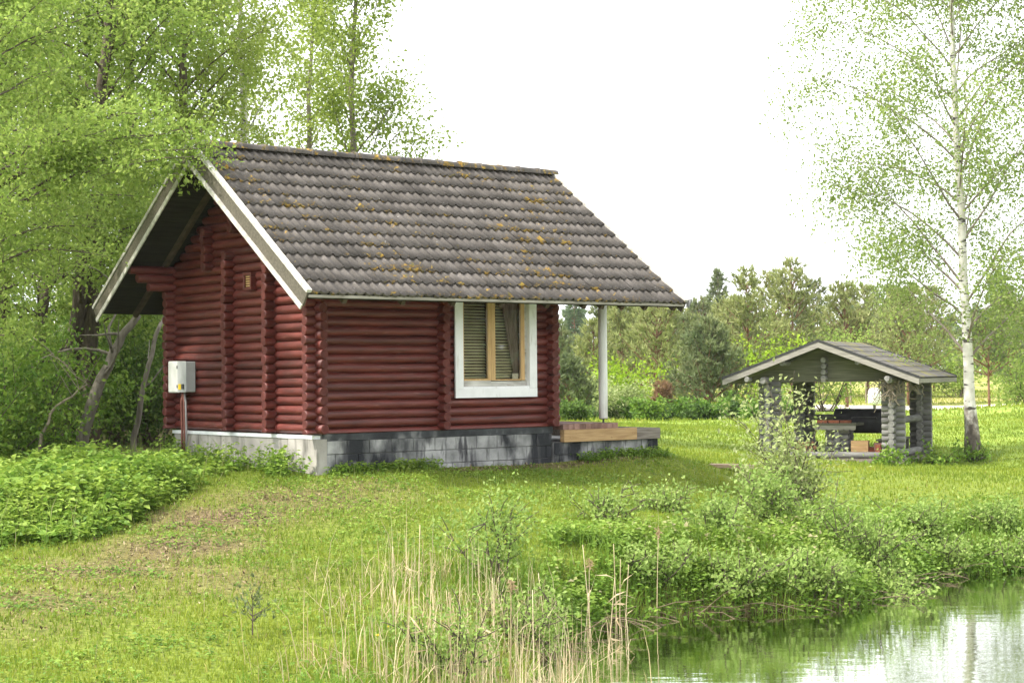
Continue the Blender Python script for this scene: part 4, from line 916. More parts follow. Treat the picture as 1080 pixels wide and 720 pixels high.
# ================================================================== BIRCH BY THE GAZEBO
bu, bv = pos(1026, 42.0); bz = g1(bu, bv)
R9 = np.random.default_rng(21)
bt = thing('birch_tree', 'tall white birch leaning slightly beside the log gazebo', 'tree', loc=(bu, bv, bz))
wood, (V, Q, tn), bbase, brad = tree_geo(seed=22, H=15.5, r0=.125, bthick=.008, top=(-.62, 0), nprim=46, cb=.14, reach=4.2, rise=1.1, droop=-.5, nleaf=72000, lsize=.088, sig=.30, secdroop=-1.6, tint=(.2, .95), nsec=11, seclen=.52, curve=(-.10, 0), wobt=.014, trunkpts=22, profile=lambda q: max(.25, math.sin(math.pi * (.28 + .66 * q))), rmin=.006)
tr = MB(); tr.tube(bbase, brad * np.interp(np.linspace(0, 1, 22), [0, .02, .05, .1, .15, 1], [1.5, 1.5, 1.3, 1.05, 1.0, .9]), 14); tr.build('trunk', MT['birch_trunk'], bt, smooth=True)
# keep only the branches of the generated wood (the trunk has its own mesh)
wb_ = MB(); wb_.V = wood.V[1:]; off = len(wood.V[0]); wb_.Q = [q - off for q in wood.Q[1:]]; wb_.T = [q - off for q in wood.T[1:]]; wb_.n = wood.n - off
wb_.build('branches', MT['birch_twig'], bt, smooth=True)
link('crown', np_mesh('crown', V, Q, False, {'tint': tn}), MT['birch_leaf'], bt)
#@@BACK
# ================================================================== BACKGROUND PINES AND SHRUBS
def pine_geo(seed, H, r, nwh, per, tuft, ln, mat_t=(.1, .9), cb=.08, rise=.55, cone=.8):
    R = np.random.default_rng(seed); wood = MB(); t = np.linspace(0, 1, 8); base = np.stack([R.normal(0, .03, 8).cumsum() * H * .1, R.normal(0, .03, 8).cumsum() * H * .1, H * t], -1); base[0] = (0, 0, -.2)
    wood.tube(base, H * .014 * (1 - t) + min(.012, H * .008), 7); P = []; D = []; Tn = []
    for wv_ in range(nwh):
        q = (wv_ + R.uniform(0, .6)) / nwh; z = H * (cb + (1 - cb) * q); L0 = r * (1 - q) ** cone * R.uniform(.8, 1.1) + .12
        for k in range(per):
            az = k * 2 * np.pi / per + R.uniform(-.5, .5); L = L0 * R.uniform(.65, 1.15); d = unit(np.array([math.cos(az), math.sin(az), rise * R.uniform(.5, 1.4) + .5 * q]))
            o = np.array([np.interp(z, base[:, 2], base[:, 0]), np.interp(z, base[:, 2], base[:, 1]), z]); B = polyline(o, d, L, 5, R, (0, 0, .35), .2)
            wood.tube(B, np.linspace(.02 * L + min(.006, .006 * H), min(.004, .004 * H), 6), 4, False); cl_ = R.normal(0, .17)
            m_ = max(3, int(tuft * L / r)); f = R.uniform(.3, 1, m_) ** .7 * 5; a = np.minimum(f.astype(int), 4); o2 = B[a] + (B[a + 1] - B[a]) * (f - a)[:, None] + R.normal(0, .11 * L + .03, (m_, 3))
            P.append(o2); D.append(np.repeat(unit(B[-1] - B[-2])[None], m_, 0) + R.normal(0, .55, (m_, 3)) + (0, 0, .45)); Tn.append(.5 + cl_ + R.normal(0, .16, m_))
    P = np.concatenate(P); D = unit(np.concatenate(D)); Tn = np.concatenate(Tn); n = len(P); NN = 6
    # a tuft: needles fanned round the shoot
    dd = unit(np.repeat(D, NN, 0) + R.normal(0, .42, (n * NN, 3))); b = np.repeat(P, NN, 0); s = unit(np.cross(dd, R.normal(size=(n * NN, 3)))) * (ln * .10)
    L = ln * R.uniform(.6, 1.2, (n * NN, 1)); V = np.stack([b - s, b + s, b + dd * L], 1).reshape(-1, 3)
    lo, hi = mat_t; tt = np.repeat(np.clip(lo + (hi - lo) * np.repeat(Tn, NN), 0, 1), 3)
    return wood, V, np.arange(len(V)).reshape(-1, 3), tt
def pine(label, px, v, H, r, seed, mat='needle', nwh=11, per=7, tuft=16, ln=.26, grp='young pines beyond the lawn', name='pine_tree', **k):
    u, v_ = pos(px, v); t = thing(name, label, 'tree', loc=(u, v_, g1(u, v_)), group=grp)
    wood, V, T, tt = pine_geo(seed, H, r, nwh, per, tuft, ln, **k)
    wood.build('trunk', MT['pine_bark'], t, smooth=True); link('crown', np_mesh('crown', V, T, False, {'tint': tt}), MT[mat], t); return t
def hpx(y0, y1, v): return (y1 - y0) / FPX * v
pine('bushy blue-green pine with spreading low boughs beside the gazebo', 748, 72, hpx(338, 441, 72), 2.3, 201, nwh=13, per=9, tuft=26, ln=.30, mat_t=(.0, .85))
pine('round dark young pine by the porch corner', 600, 66, hpx(376, 442, 66), 1.25, 202, nwh=9, per=8, tuft=22, mat_t=(0, .6))
pine('open pine with bare red trunk behind the lime bush', 692, 84, hpx(314, 438, 84), 2.4, 203, mat='olive_needle', nwh=10, per=7, tuft=20, ln=.34, cb=.28, cone=.5)
pine('thin olive pine left of the red-trunked one', 655, 90, hpx(318, 436, 90), 1.9, 204, mat='olive_needle', nwh=11, per=7, tuft=18, ln=.36, cb=.15, cone=.5)
pine('pale shaggy pine behind the white porch post', 625, 86, hpx(340, 437, 86), 1.9, 205, mat='olive_needle', nwh=10, per=7, tuft=20, ln=.34)
pine('grey-green pine between the bushy pine and the red-trunked one', 722, 88, hpx(335, 437, 88), 1.9, 206, nwh=10, per=7, tuft=18, ln=.34)
pine('tall olive pine rising over the left gazebo eave', 790, 86, hpx(288, 438, 86), 2.3, 207, mat='olive_needle', nwh=14, per=7, tuft=20, ln=.36, cone=.6)
pine('tall loose pine behind the gazebo ridge', 838, 92, hpx(282, 436, 92), 2.5, 208, mat='olive_needle', nwh=13, per=7, tuft=20, ln=.40, cone=.55)
pine('broad olive pine right of the gazebo ridge', 893, 96, hpx(306, 432, 96), 2.6, 209, mat='olive_needle', nwh=11, per=7, tuft=20, ln=.40, cone=.5, cb=.2)
pine('drooping olive pine seen behind the white birch', 958, 100, hpx(312, 430, 100), 2.5, 210, mat='olive_needle', nwh=11, per=7, tuft=20, ln=.42, cone=.5, cb=.25)
pine('small pine with bare red stem in the field by the road', 1043, 84, hpx(332, 428, 84), 2.2, 211, mat='needle', nwh=8, per=6, tuft=16, ln=.36, cb=.35, cone=.35)
pine('dark pine half hidden behind the house corner', 588, 92, hpx(345, 437, 92), 2.0, 212, nwh=10, per=7, tuft=18, ln=.36)
pine('brown dead little pine among the green shrubs', 699, 71, hpx(404, 438, 71), .5, 213, mat='brown_needle', nwh=7, per=6, tuft=12, ln=.3, cb=.02, cone=.5)
pine('lone dark spruce towering far over the young pines', 757, 170, hpx(302, 420, 170), 1.9, 214, nwh=16, per=7, tuft=12, ln=.6, mat_t=(0, .5), cb=.35, name='spruce_tree', grp=None, rise=.1)
pine('far spruce top showing left of the porch post', 607, 165, hpx(322, 420, 165), 2.2, 215, mat='far_leaf', nwh=16, per=7, tuft=14, ln=.6, cb=.1, name='spruce_tree', grp='far spruces', rise=.1)
pine('far spruce top showing right of the porch post', 650, 175, hpx(325, 420, 175), 2.4, 216, mat='far_leaf', nwh=16, per=7, tuft=14, ln=.6, cb=.1, name='spruce_tree', grp='far spruces', rise=.1)
pine('far spruce between the bushy pine and the lone spruce', 730, 180, hpx(340, 420, 180), 2.4, 217, mat='far_leaf', nwh=14, per=7, tuft=14, ln=.6, cb=.1, name='spruce_tree', grp='far spruces', rise=.1)
for i, (px, v, y, r, mat, lab) in enumerate([
    (572, 108, 335, 2.4, 'olive_needle', 'olive pine glimpsed past the cabin wall'), (640, 112, 326, 2.6, 'needle', 'green pine standing back behind the porch post'), (676, 116, 322, 2.6, 'olive_needle', 'pale pine top over the red-trunked pine'),
    (708, 106, 328, 2.4, 'olive_needle', 'warm olive pine behind the bushy pine shoulder'), (738, 120, 336, 2.6, 'needle', 'soft green pine far behind the bushy pine'), (768, 104, 328, 2.5, 'olive_needle', 'short olive pine in front of the lone spruce'),
    (815, 112, 304, 2.8, 'olive_needle', 'high olive pine above the gazebo eave bush'), (858, 116, 312, 2.9, 'needle', 'green pine straight behind the gazebo peak'), (915, 118, 318, 2.9, 'olive_needle', 'full olive pine between gazebo roof and birch'),
    (940, 112, 322, 2.6, 'needle', 'green pine low behind the gazebo right slope'), (985, 122, 325, 2.7, 'olive_needle', 'olive pine directly behind the birch stem'), (1065, 118, 338, 2.6, 'olive_needle', 'olive pine past the small red-stemmed pine')]):
    pine(lab, px, v, hpx(y, 432, v), r, 240 + i, mat=mat, nwh=11, per=7, tuft=17, ln=.46, cone=.5, cb=.08, grp='pines of the second row')
for i, (px, v, h, r, mat, n, ls, lab) in enumerate([
    (658, 74, hpx(366, 428, 74), .85, 'lime_leaf', 2600, .17, 'bright lime-green round bush behind the porch post'),
    (800, 84, hpx(352, 436, 84), 1.2, 'lime_leaf', 1800, .18, 'yellow-green bush peeping over the left gazebo eave'),
    (662, 68, hpx(402, 438, 68), 1.2, 'willow_leaf', 2600, .13, 'dull olive shrub under the lime bush'),
    (632, 70, hpx(400, 439, 70), 1.2, 'willow_leaf', 2400, .13, 'grey-green shrub left of the white porch post'),
    (686, 65, hpx(424, 444, 65), .75, 'nettle', 1800, .13, 'small green clump standing out on the lawn by the pines'),
    (603, 60, hpx(428, 446, 60), .6, 'dark_leaf', 1600, .13, 'low dark green clump at the cabin corner lawn'),
    (1078, 88, hpx(360, 430, 88), 1.6, 'spring_leaf', 3000, .19, 'light green bush at the field edge past the birch'),
    (1010, 110, hpx(372, 428, 110), 1.8, 'spring_leaf', 2500, .22, 'pale bush by the road behind the birch trunk'),
    (870, 90, hpx(330, 434, 90), 1.8, 'spring_leaf', 3600, .17, 'light leafy young tree behind the gazebo roof')]):
    u, v_ = pos(px, v); bush('shrub', lab, u, v_, h, r, mat, n, ls, 300 + i, 'shrubs beyond the lawn', cat='shrub')
for i in range(13):       # belt of ground elder under the pines
    px = 642 + i * 15.5; v = 68 + 2 * math.sin(i * 1.7); u, v_ = pos(px, v)
    bush('ground_elder', 'dark green knee-high clump in the leafy belt under the pines', u, v_, .55 + .15 * (i % 3), .65, 'nettle' if i % 3 else 'dark_leaf', 1000, .15, 340 + i, 'leafy clumps under the pines', tint=(0, .55), stems=8, cat='clump', rise=.6)
# far wood closing the horizon, with unseen trees added right for window reflections: one mass
R = np.random.default_rng(77); Vs, Ts, tts = [], [], []; o_ = 0
for i in range(290):
    u = R.uniform(-130, 190); v = R.uniform(205, 270) + .15 * abs(u)
    if i >= 150: u = R.uniform(75, 110); v = R.uniform(-60, 160)  # out of view: added so the cabin panes mirror green instead of sky

    if 4 < u < 30 and R.random() < .1: continue
    H = R.uniform(5.5, 10.5) + (2.5 if u > 55 else 0); n = 260; q = R.random(n); rr = 2.4 * np.sqrt(R.random(n)) * (1.05 - q) ** .6; az = R.uniform(0, 6.283, n)
    P = np.stack([u + rr * np.cos(az), v + rr * np.sin(az), 1.6 + H * (.02 + q)], -1); a, b, c = leaves(P, 1.5, R, .5 + R.normal(0, .2) + R.normal(0, .18, n), ratio=.8); Vs.append(a); Ts.append(b + o_); tts.append(c); o_ += len(a)
fw = link('far_wood', np_mesh('far_wood', np.concatenate(Vs), np.concatenate(Ts), False, {'tint': np.concatenate(tts)}), MT['far_leaf'], kind='stuff')
tag(fw, 'distant mixed wood behind the gazebo, with unseen trees added at right for the window reflection', 'wood')
# a white cover on a stump far behind the gazebo
wl = thing('white_marker', 'small white hooded post in the field behind the gazebo', 'post', loc=(*pos(922, 86), g1(*pos(922, 86))))
MB().tube([(0, 0, -.1), (0, 0, .45)], .07, 8).build('stem', MT['metal'], wl); MB().tube([(0, 0, .42), (0, 0, .5), (0, 0, 1.0), (0, 0, 1.2), (0, 0, 1.25)], [.25, .32, .32, .24, .05], 14).build('hood', MT['white_plastic'], wl, smooth=True)
for px, h in ((868, 1.2), (897, 1.3), (913, 1.2), (940, 1.2)):
    u, v_ = pos(px, 104); f_ = thing('fence_post', 'thin weathered fence post in the field behind the gazebo', 'post', loc=(u, v_, g1(u, v_)), group='field fence posts')
    MB().tube([(0, 0, -.3), (0, 0, h * .5), (0, 0, h)], [.05, .05, .045], 7).build('stake', MT['dead'], f_); MB().tube([(0, 0, h), (0, 0, h + .04)], [.05, .01], 7).build('cap', MT['metal'], f_)

# ================================================================== GRASS AND HERBS
def in_gaz(u, v):
    ca, sa = math.cos(-GA), math.sin(-GA); a, b = u - g0[0], v - g0[1]; x = a * ca - b * sa; y = a * sa + b * ca; return (abs(x) < GX + .22) & (y > -.2) & (y < GY + .2)
def scatter(n, v0, v1, R, k=.37, extra=.6):
    v = np.sqrt(R.uniform(v0 * v0, v1 * v1, n)); u = R.uniform(-1, 1, n) * (k * v + extra); return u, v
def grass(name, label, n, v0, v1, h, wd, seed, keep=None, mat='grass', lean=.35, tshift=0, hfun=None, shore=-.06):
    R = np.random.default_rng(seed); u, v = scatter(n, v0, v1, R)
    ok = (pond_sd(u, v) < shore) & ~in_house(u, v, .02) & ~in_gaz(u, v)
    dn = dryness(u, v); ok &= R.random(n) > np.clip(dn * 1.1 - .3, 0, .55) + dirt_strip(u, v) * .93
    if keep is not None: ok &= keep(u, v, R)
    u, v, dn = u[ok], v[ok], dn[ok]; n = len(u); z = G(u, v) - .01
    pat = fbm(u, v, 2.3, 9); hh = (hfun(u, v) if hfun else h) * R.uniform(.55, 1.35, n) * (.65 + .7 * vnoise(u, v, .55, 3))
    tn = .12 + .62 * pat + R.normal(0, .12, n) + tshift; dry = R.random(n) < np.clip(dn * 1.1, 0, .92) + .03; tn = np.where(dry, R.uniform(.82, 1, n), np.minimum(tn, .80)); hh = np.where(dry, hh * .6, hh)
    V, Q, T, tt = blades(np.stack([u, v, z], -1), hh, wd * R.uniform(.7, 1.3, n), R, tn, lean=lean)
    o = link(name, np_mesh(name, V, [Q, T], False, {'tint': tt}), MT[mat], kind='stuff'); return tag(o, label, 'grass')
forest_ = lambda u, v: (u < -3.2 - np.clip((30 - v) * .25, -4, 3)) & (v > 28.5)
grass('lawn_grass', 'short bright green grass of the sloping lawn in front of the cabin', 250000, 12.2, 30, .085, .0125, 31, keep=lambda u, v, R: ~forest_(u, v), lean=.6, hfun=lambda u, v: .06 + .085 * np.clip(1 - (v - 13) / 9, 0, 1) * np.clip((u + 2.6) / 2.0, 0, 1))
grass('meadow_grass', 'mown green grass of the lawn around the gazebo', 130000, 30, 58, .075, .024, 32, keep=lambda u, v, R: ~forest_(u, v) & ((u > -3) | (v > 50)))
grass('field_grass', 'yellow-green grass of the field by the pines', 60000, 58, 125, .13, .05, 33, tshift=.06, keep=lambda u, v, R: (u > -2) & ~((v > 84) & (v < 99) & (u > 14)))
bankmask = lambda u, v, R: (-pond_sd(u, v) < .35 + 2.6 * fbm(u, v, 1.1, 4) * R.random(len(u))) & (v > 11.5)
grass('bank_grass', 'lush tall grass overhanging the pond bank', 110000, 12.2, 31, .30, .012, 34, keep=bankmask, mat='tallgrass', lean=.7, shore=.10, hfun=lambda u, v: .13 + .20 * vnoise(u, v, 1.3, 8))

def herbs(name, label, u, v, R, hgt, nl, ls, mat, tint=(.1, .95), stem=True, spread=.10):
    n = len(u); z = G(u, v); h = hgt * R.uniform(.6, 1.25, n) * (.7 + .6 * vnoise(u, v, .8, 12)); ti = tint[0] + (tint[1] - tint[0]) * np.clip(fbm(u, v, 1.1, 14) + R.normal(0, .16, n), 0, 1)
    t = np.linspace(.12, 1, nl); P = np.stack([np.repeat(u, nl), np.repeat(v, nl), (z[:, None] + h[:, None] * t[None]).ravel()], -1)
    P[:, :2] += R.normal(0, spread * .5, (len(P), 2))
    tn = (ti[:, None] + .25 * (t[None] - .5)).ravel() + R.normal(0, .1, len(P))
    d = R.normal(size=(len(P), 3)) * (1, 1, .28); d = unit(d); nrm = unit(np.array([0, 0, 1.0]) + R.normal(0, .35, (len(P), 3))); s = unit(np.cross(d, nrm)); nrm = np.cross(s, d)
    L = (ls * R.uniform(.65, 1.3, len(P)))[:, None]; W = L * .33
    V = np.stack([P, P + d * L * .45 + s * W + nrm * L * .08, P + d * L - nrm * L * .12, P + d * L * .45 - s * W + nrm * L * .08], 1).reshape(-1, 3); Q = np.arange(len(V)).reshape(-1, 4); tt = np.repeat(np.clip(tn, 0, 1), 4)
    Fs = [Q]
    if stem:
        b = np.stack([u, v, z - .02], -1); tp = np.stack([u, v, z + h], -1); sd_ = np.stack([np.full(n, .006), np.zeros(n), np.zeros(n)], -1); sv = np.stack([b - sd_, b + sd_, tp], 1).reshape(-1, 3)
        Fs.append(np.arange(len(sv)).reshape(-1, 3) + len(V)); V = np.concatenate([V, sv]); tt = np.concatenate([tt, np.full(len(sv), .4)])
    o = link(name, np_mesh(name, V, Fs, False, {'tint': tt}), MT[mat], kind='stuff'); return tag(o, label, 'plants')
R = np.random.default_rng(45); u, v = scatter(26000, 12.5, 31, R); ok = (pond_sd(u, v) < -.3) & ~in_house(u, v, .05) & ~forest_(u, v) & (fbm(u, v, .8, 51) > .46); u, v = u[ok], v[ok]
herbs('lawn_clover', 'clover and small broad-leaved weeds scattered through the lawn', u, v, R, .055, 4, .045, 'nettle', tint=(.1, 1), stem=False, spread=.06)
u, v = scatter(7000, 12.5, 30, R); ok = (pond_sd(u, v) < -.3) & ~in_house(u, v, .05) & ~forest_(u, v) & (fbm(u, v, 1.4, 52) > .5); u, v = u[ok], v[ok]
V, Q, T, tt = blades(np.stack([u, v, G(u, v)], -1), R.uniform(.12, .30, len(u)), np.full(len(u), .007), R, R.uniform(.5, 1, len(u)), lean=.55); tag(link('grass_stalks', np_mesh('grass_stalks', V, [Q, T], False, {'tint': tt}), MT['tallgrass'], kind='stuff'), 'thin taller grass stalks standing out of the lawn', 'grass')
# nettle bank left of the cabin
R = np.random.default_rng(41)
edge = np.array([at_depth(px, py, v)[:2] for px, py, v in [(-60, 590, 19.6), (0, 582, 20), (60, 575, 20.4), (110, 568, 20.9), (150, 545, 22), (185, 525, 23.4), (215, 505, 24.9), (255, 498, 25.5)]])
u = R.uniform(-12, -3.2, 34000); v = R.uniform(19, 33.5, 34000); ve = np.interp(u, edge[:, 0], edge[:, 1]) + .35 * wob(u * 1.6, v)
x_, y_ = w2h(u, v); ok = (v > ve) & (u > -.37 * v - 1.2) & ~((x_ > -.12) & (y_ > -.5)) & (x_ < .4) & ~((x_ > -2.0 - .3 * wob(u * 2, v)) & (y_ < 2.6) & (R.random(len(u)) < .93)) & (R.random(len(u)) < np.clip((v - ve) / .9, .06, 1))
u, v = u[ok][:10500], v[ok][:10500]; xh_ = w2h(u, v)[0]
ve = np.interp(u, edge[:, 0], edge[:, 1]); herbs('nettles', 'thick bank of bright green nettles left of the cabin', u, v, R, (.16 + .30 * np.clip((v - ve) / 2.2, 0, 1)) * np.clip((-xh_ + .1) / 2.2, .38, 1), 14, .10 * (.65 + .7 * vnoise(u, v, .5, 33))[:, None].repeat(14, 1).ravel(), 'nettle', tint=(-.05, 1.1))
R = np.random.default_rng(44); V, Q, T, tt = blades(np.stack([u, v, G(u, v)], -1)[::2], R.uniform(.3, .62, len(u[::2])), np.full(len(u[::2]), .010), R, R.uniform(.3, 1, len(u[::2])), lean=.4); tag(link('bank_stems', np_mesh('bank_stems', V, [Q, T], False, {'tint': tt}), MT['tallgrass'], kind='stuff'), 'loose grass stems growing up through the nettles', 'grass')
# herbs along the plinth and on the pond bank
R = np.random.default_rng(42); x = R.uniform(-.55, 0, 150); y = R.uniform(-.1, 4.4, 150); P = np.array([h2w(a - .12, b) for a, b in zip(x, y)]); herbs('wall_herbs', 'leafy weeds growing against the plastered plinth of the cabin', P[:, 0], P[:, 1], R, .34, 12, .075, 'nettle', tint=(.3, 1))
x = np.concatenate([R.uniform(.1, 2.0, 200), R.uniform(4.9, 6.9, 120)]); P = np.array([h2w(a, -.14 - abs(R.normal(0, .07))) for a in x]); herbs('footing_weeds', 'low green weeds at the foot of the block foundation', P[:, 0], P[:, 1], R, .13, 8, .06, 'nettle')
u, v = scatter(42000, 15, 31, R); sd_ = -pond_sd(u, v); ok = (sd_ > -.02) & (sd_ < .5 + 2.4 * fbm(u, v, 1.5, 22)) & (u > .35) & (fbm(u, v, .9, 23) > .44); u, v = u[ok][:9500], v[ok][:9500]
herbs('bank_herbs', 'leafy green herbs crowding the pond bank', u, v, R, .26, 10, .066, 'tallgrass', tint=(.2, .86))
R = np.random.default_rng(43); u, v = scatter(60000, 15, 31, R); sd_ = -pond_sd(u, v); ok = (sd_ > -.05) & (sd_ < .55) & (u > .6); u, v = u[ok][:4200], v[ok][:4200]
herbs('shore_herbs', 'low green herbs hanging over the edge of the pond', u, v, R, .22, 8, .065, 'nettle', tint=(.2, .9), spread=.16)
# willows on the bank
def willow(label, px, v, h, r, n, seed, mat='willow_leaf', ls=.06, tint=(.2, .95), grp='willow shrubs on the pond bank', stems=12, rise=1.3):
    u, v_ = pos(px, v); return bush('willow_shrub', label, u, v_, h, r, mat, n, ls, seed, grp, tint, stems, 'shrub', rise)
willow('tall pale willow sapling standing before the left gazebo post', 824, 27.5, 1.75, .38, 1500, 401, ls=.08, tint=(.35, 1), stems=8, rise=3.0)
willow('spreading pale willow leaning towards the gazebo opening', 836, 27.0, 1.0, .5, 1700, 402, ls=.075, tint=(.3, 1), stems=9, rise=1.5)
willow('broad silvery willow bush hanging over the water', 905, 22.3, .75, 1.0, 2600, 403, 'bankwillow_leaf', .06, stems=16)
willow('rounded willow bush at the foot of the pale sapling', 815, 22.8, .75, .9, 2600, 404, 'bankwillow_leaf', .062, stems=16)
willow('low green willow bush next to the dry reeds', 745, 21.8, .52, .8, 2200, 405, 'bankwillow_leaf', .06, tint=(.2, 1), stems=14)
willow('grey-green willow bush right of the silvery one', 965, 24.3, .52, .8, 2000, 406, 'bankwillow_leaf', .06, stems=13)
willow('small willow bush at the bend of the pond bank', 1040, 25.5, .5, .7, 2400, 407, 'bankwillow_leaf', .06, stems=10)
for i, (px, v, h, r, n, lab) in enumerate([(690, 20.2, .42, .6, 1500, 'fresh green willow sprays above the fallen stems by the water'), (775, 20.4, .45, .7, 1900, 'low willow sprays dipping to the pond below the rounded bush'), (858, 20.7, .5, .75, 2000, 'dense willow sprays at the waterline between the two big bushes'),
        (925, 21.7, .45, .7, 1700, 'willow sprays overhanging the bend of the shore'), (990, 23.7, .42, .7, 1600, 'short willow sprays on the bank past the bend'), (1065, 24.3, .4, .7, 1500, 'low leafy sprays at the far end of the bank'), (640, 22.6, .4, .6, 1100, 'small willow sprays on the slope behind the reeds'), (705, 24.0, .4, .7, 1300, 'light green willow sprays at the top of the bank')]):
    willow(lab, px, v, h, r, n, 420 + i, 'bankwillow_leaf', .058, tint=(.3, 1), stems=13, rise=.9)
willow('thin willow sprouts growing among the dry reeds', 560, 17.0, .6, .45, 1300, 408, 'bankwillow_leaf', .05, stems=9, rise=1.8)
willow('young willow sprouts at the near edge of the reeds', 470, 14.8, .65, .55, 1500, 409, 'bankwillow_leaf', .045, stems=9, rise=1.8)
willow('slim willow twig clump rising behind the reeds', 520, 18.2, 1.0, .4, 1800, 410, 'bankwillow_leaf', .05, stems=6, rise=3)
for px, v, h, lab in ((1022, 41.6, .5, 'leafy clump round the foot of the white birch'), (985, 40.9, .5, 'green weeds by the right corner of the gazebo'), (935, 39.9, .42, 'pale weeds before the front post of the gazebo')):
    u, v_ = pos(px, v); bush('weed_clump', lab, u, v_, h, .45, 'nettle', 420, .10, int(px), 'weeds by the gazebo', stems=7, cat='weeds', rise=.7)
# small pine seedling in the lawn
su, sv = pos(265, 15.6); sp = thing('pine_seedling', 'tiny dark pine seedling standing alone in the front lawn', 'seedling', loc=(su, sv, g1(su, sv)))
wood, V, T, tt = pine_geo(55, .36, .09, 4, 3, 3, .06, (0, .5), cb=.35); wood.build('stem', MT['bark'], sp); link('needles', np_mesh('needles', V, T, False, {'tint': tt}), MT['needle'], sp)
# dry reeds at the shore
R = np.random.default_rng(51); n = 820
c_px = R.normal(490, 66, n); vv2 = R.uniform(13.0, 18.4, n); u = (c_px - 540) / FPX * vv2; u += .25 * np.sin(vv2 * 3); hh = R.uniform(.3, .85, n) * (.75 + .4 * vnoise(u, vv2, .5, 6))
keepr = fbm(u, vv2, .55, 61) > .40; u, vv2, hh = u[keepr], vv2[keepr], hh[keepr]; n = len(u)
V, Q, T, tt = blades(np.stack([u, vv2, np.maximum(G(u, vv2), -.1)], -1), hh, np.full(n, .0075), R, R.uniform(.3, 1.1, n), lean=.24)
n2_ = 700; j2 = R.integers(0, n, n2_); u2 = u[j2] + R.normal(0, .15, n2_); v2 = vv2[j2] + R.normal(0, .15, n2_)
V2, Q2, T2, t2 = blades(np.stack([u2, v2, np.maximum(G(u2, v2), -.02) + .03], -1), R.uniform(.12, .32, n2_), np.full(n2_, .008), R, R.uniform(0, .8, n2_), lean=1.6)
V, Q, T, tt = np.concatenate([V, V2]), np.concatenate([Q, Q2 + len(V)]), np.concatenate([T, T2 + len(V)]), np.concatenate([tt, t2])
reeds = link('dry_reeds', np_mesh('dry_reeds', V, [Q, T], False, {'tint': tt}), MT['reed'], kind='stuff'); tag(reeds, 'stand of thin dry reed stems at the near shore', 'reeds')
def reed(label, px, v, h, seed, lean=.06, grp=None, plume=True):
    R = np.random.default_rng(seed); u, v_ = pos(px, v); z = max(g1(u, v_), -.1); t = thing('reed_stalk', label, 'reed', loc=(u, v_, z), group=grp)
    P = polyline((0, 0, -.05), unit(np.array([R.normal(0, lean), R.normal(0, lean), 1])), h, 6, R, (0, 0, 0), .03); P[:, 2] = np.maximum(P[:, 2], -.05)
    mb = MB().tube(P, np.linspace(.0065, .0035, 7), 5); me = mb.mesh('stalk', True, {'tint': np.full(mb.n, R.uniform(.5, 1))}); link('stalk', me, MT['reed'], t)
    if plume:
        q = P[-1] + R.normal(0, .012, (40, 3)) * (1, 1, 6); q[:, 2] = P[-1][2] - abs(q[:, 2] - P[-1][2]) * .6; V, Q, tt = leaves(q, .05, R, R.uniform(0, .4, 40), ratio=.3); link('plume', np_mesh('plume', V, Q, False, {'tint': tt}), MT['reed'], t, kind='stuff')
    else:
        for k in (2, 3, 4): V, Q, tt = leaves(P[k:k + 1], .22, R, R.uniform(.3, .8, 1), ratio=.09); link('leaf', np_mesh('leaf', V, Q, False, {'tint': tt}), MT['reed'], t)
for i, (px, v, h) in enumerate([(618, 18.0, 1.0), (622, 18.0, 1.15), (648, 18.6, 1.1), (651, 18.6, .95), (690, 19.6, 1.15), (638, 17.4, .9), (657, 18.9, .85)]):
    reed('tall dry reed stalk standing by the water right of the reed stand', px, v, h, 500 + i, grp='tall reed stalks by the water', plume=i % 4 == 0)
for i, (px, v, h) in enumerate([(412, 15.0, 1.0), (428, 14.4, .9), (520, 15.4, 1.0), (536, 15.8, .95), (560, 16.2, .85), (480, 14.6, .9), (575, 17, .85), (440, 16.5, .9)]):
    reed('tall dry reed stalk rising above the reed stand', px, v, h, 520 + i, .09, 'tall reed stalks in the reed stand', i == 3)
# fallen dead stems along the waterline
R = np.random.default_rng(61); dm = MB()
shore = np.array([at_z(a, b, 0)[:2] for a, b in [(568, 704), (600, 678), (636, 661), (700, 652), (760, 646), (850, 643), (905, 638), (935, 625), (965, 613), (1000, 608), (1080, 602)]])
for i in range(110):
    s = R.uniform(0, len(shore) - 1.001); a = int(s); p = shore[a] + (shore[a + 1] - shore[a]) * (s - a); az = R.uniform(-.5, .5) + (math.pi if R.random() < .5 else 0) - .7 * R.random()
    L = R.uniform(.25, .8); p = p + R.normal(0, .10, 2); d = np.array([math.cos(az), math.sin(az) * .8, R.uniform(-.15, .45)]); P = polyline((p[0], p[1], R.uniform(.0, .12)), unit(d), L, 4, R, (0, 0, -.5), .25)
    P[:, 2] = np.maximum(P[:, 2], -.03); dm.tube(P, np.linspace(R.uniform(.003, .007), .002, 5), 4, False)
deb = dm.build('shore_debris', MT['wet_straw'], None, kind='stuff'); tag(deb, 'dead stems and twigs fallen along the waterline', 'debris')
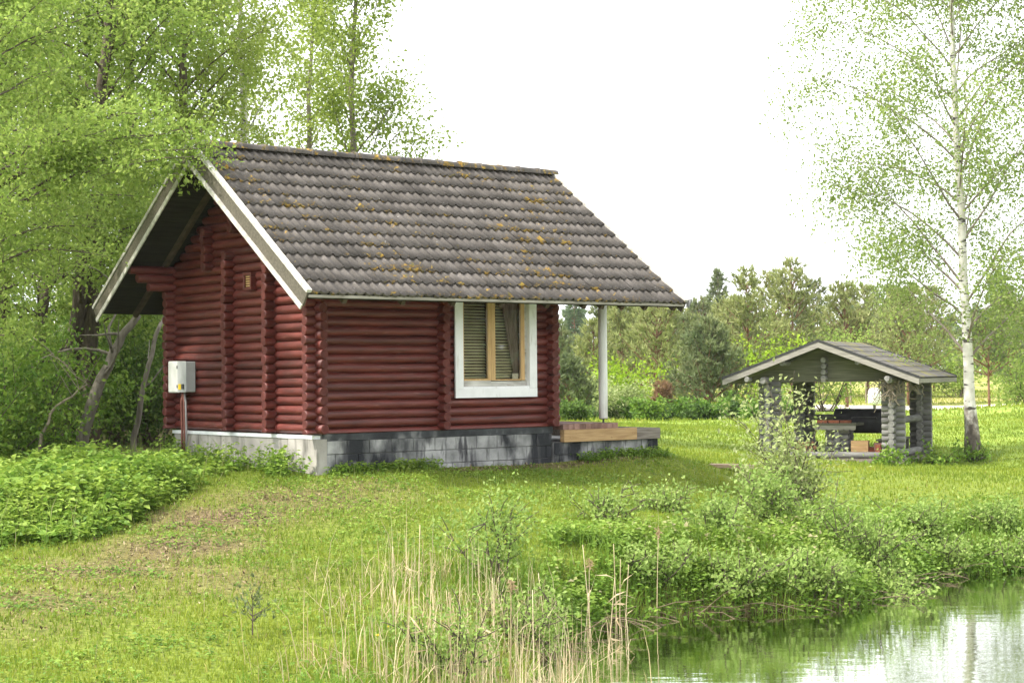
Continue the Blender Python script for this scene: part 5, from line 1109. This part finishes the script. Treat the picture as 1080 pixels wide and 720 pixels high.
# litter on the bare ground: leaf bits and straw
R = np.random.default_rng(71); u, v = scatter(60000, 13, 29, R); d_ = dryness(u, v) * .8 + dirt_strip(u, v) * 1.3; ok = (R.random(len(u)) < d_ * .9) & ~in_house(u, v) & (pond_sd(u, v) < -.1); u, v = u[ok], v[ok]
P = np.stack([u, v, G(u, v) + .012], -1); V, Q, tt = leaves(P, .055, R, R.uniform(0, 1, len(u)), up=2.5, ratio=.4); V[:, 2] = np.maximum(V[:, 2], np.repeat(P[:, 2] - .012, 4))
lit = link('leaf_litter', np_mesh('leaf_litter', V, Q, False, {'tint': tt}), MT['litter'], kind='stuff'); tag(lit, 'dry brown leaf litter and straw on the worn lawn', 'litter')
# old plank and stump by the bank
pu, pv = pos(770, 32); pz = g1(pu, pv); pk = MB()
P = MB().prism([(-.42, 0), (.40, 0), (.42, .05), (.1, .062), (-.40, .055)], 'y', -.11, .11); pk = P.build('plank', MT['plank'], None, loc=(pu, pv, pz + .05), rot=(.05, .03, -.15)); tag(pk, 'pale old plank lying on the lawn near the bank', 'plank')
stp = thing('tree_stump', 'low rough stump half hidden by the willow shrubs', 'stump', loc=(*pos(838, 29.5), g1(*pos(838, 29.5))))
a = np.linspace(0, 2 * np.pi, 14, endpoint=False); MB().tube([(0, 0, -.1), (0, 0, .1), (.02, 0, .3), (.02, 0, .36)], [.34, .27, .24, .22], 13).build('wood', MT['dead'], stp, smooth=False); MB().tube([(.02, 0, .361), (.02, 0, .372)], [.2, .19], 13).build('cut_face', MT['plank'], stp)
# dandelions
dme = MB(); dme.tube([(0, 0, -.01), (.004, 0, .04), (.006, 0, .075)], .003, 4).tube([(.006, 0, .072), (.006, 0, .080), (.006, 0, .088)], [.008, .020, .012], 9); dms = dme.mesh('dandelion'); dms.materials.append(MT['dandelion'])
R = np.random.default_rng(81)
for px, py, v in ((455, 607, 18.2), (408, 660, 15.7), (398, 664, 15.4)):
    q = at_depth(px, py, v); o = link('dandelion', dms, None, None, loc=(q[0], q[1], g1(q[0], q[1])), rot=(0, 0, R.uniform(0, 6))); tag(o, 'single yellow dandelion in the front lawn grass', 'flower', 'dandelions in the lawn')

# ================================================================== HAZE: thin air over the whole place
hz, t_, N_, L_ = nmat('thin_haze'); pv_ = N_('VolumePrincipled'); pv_.inputs['Color'].default_value = (.96, .98, 1, 1); pv_.inputs['Density'].default_value = .00018; pv_.inputs['Anisotropy'].default_value = .2
L_(pv_.outputs[0], N_('OutputMaterial').inputs['Volume'])
hzo = MB().box(-720, 720, -320, 1250, -3, 24).build('haze', hz, None, kind='stuff'); tag(hzo, 'faint pale haze over the distant trees', 'haze')
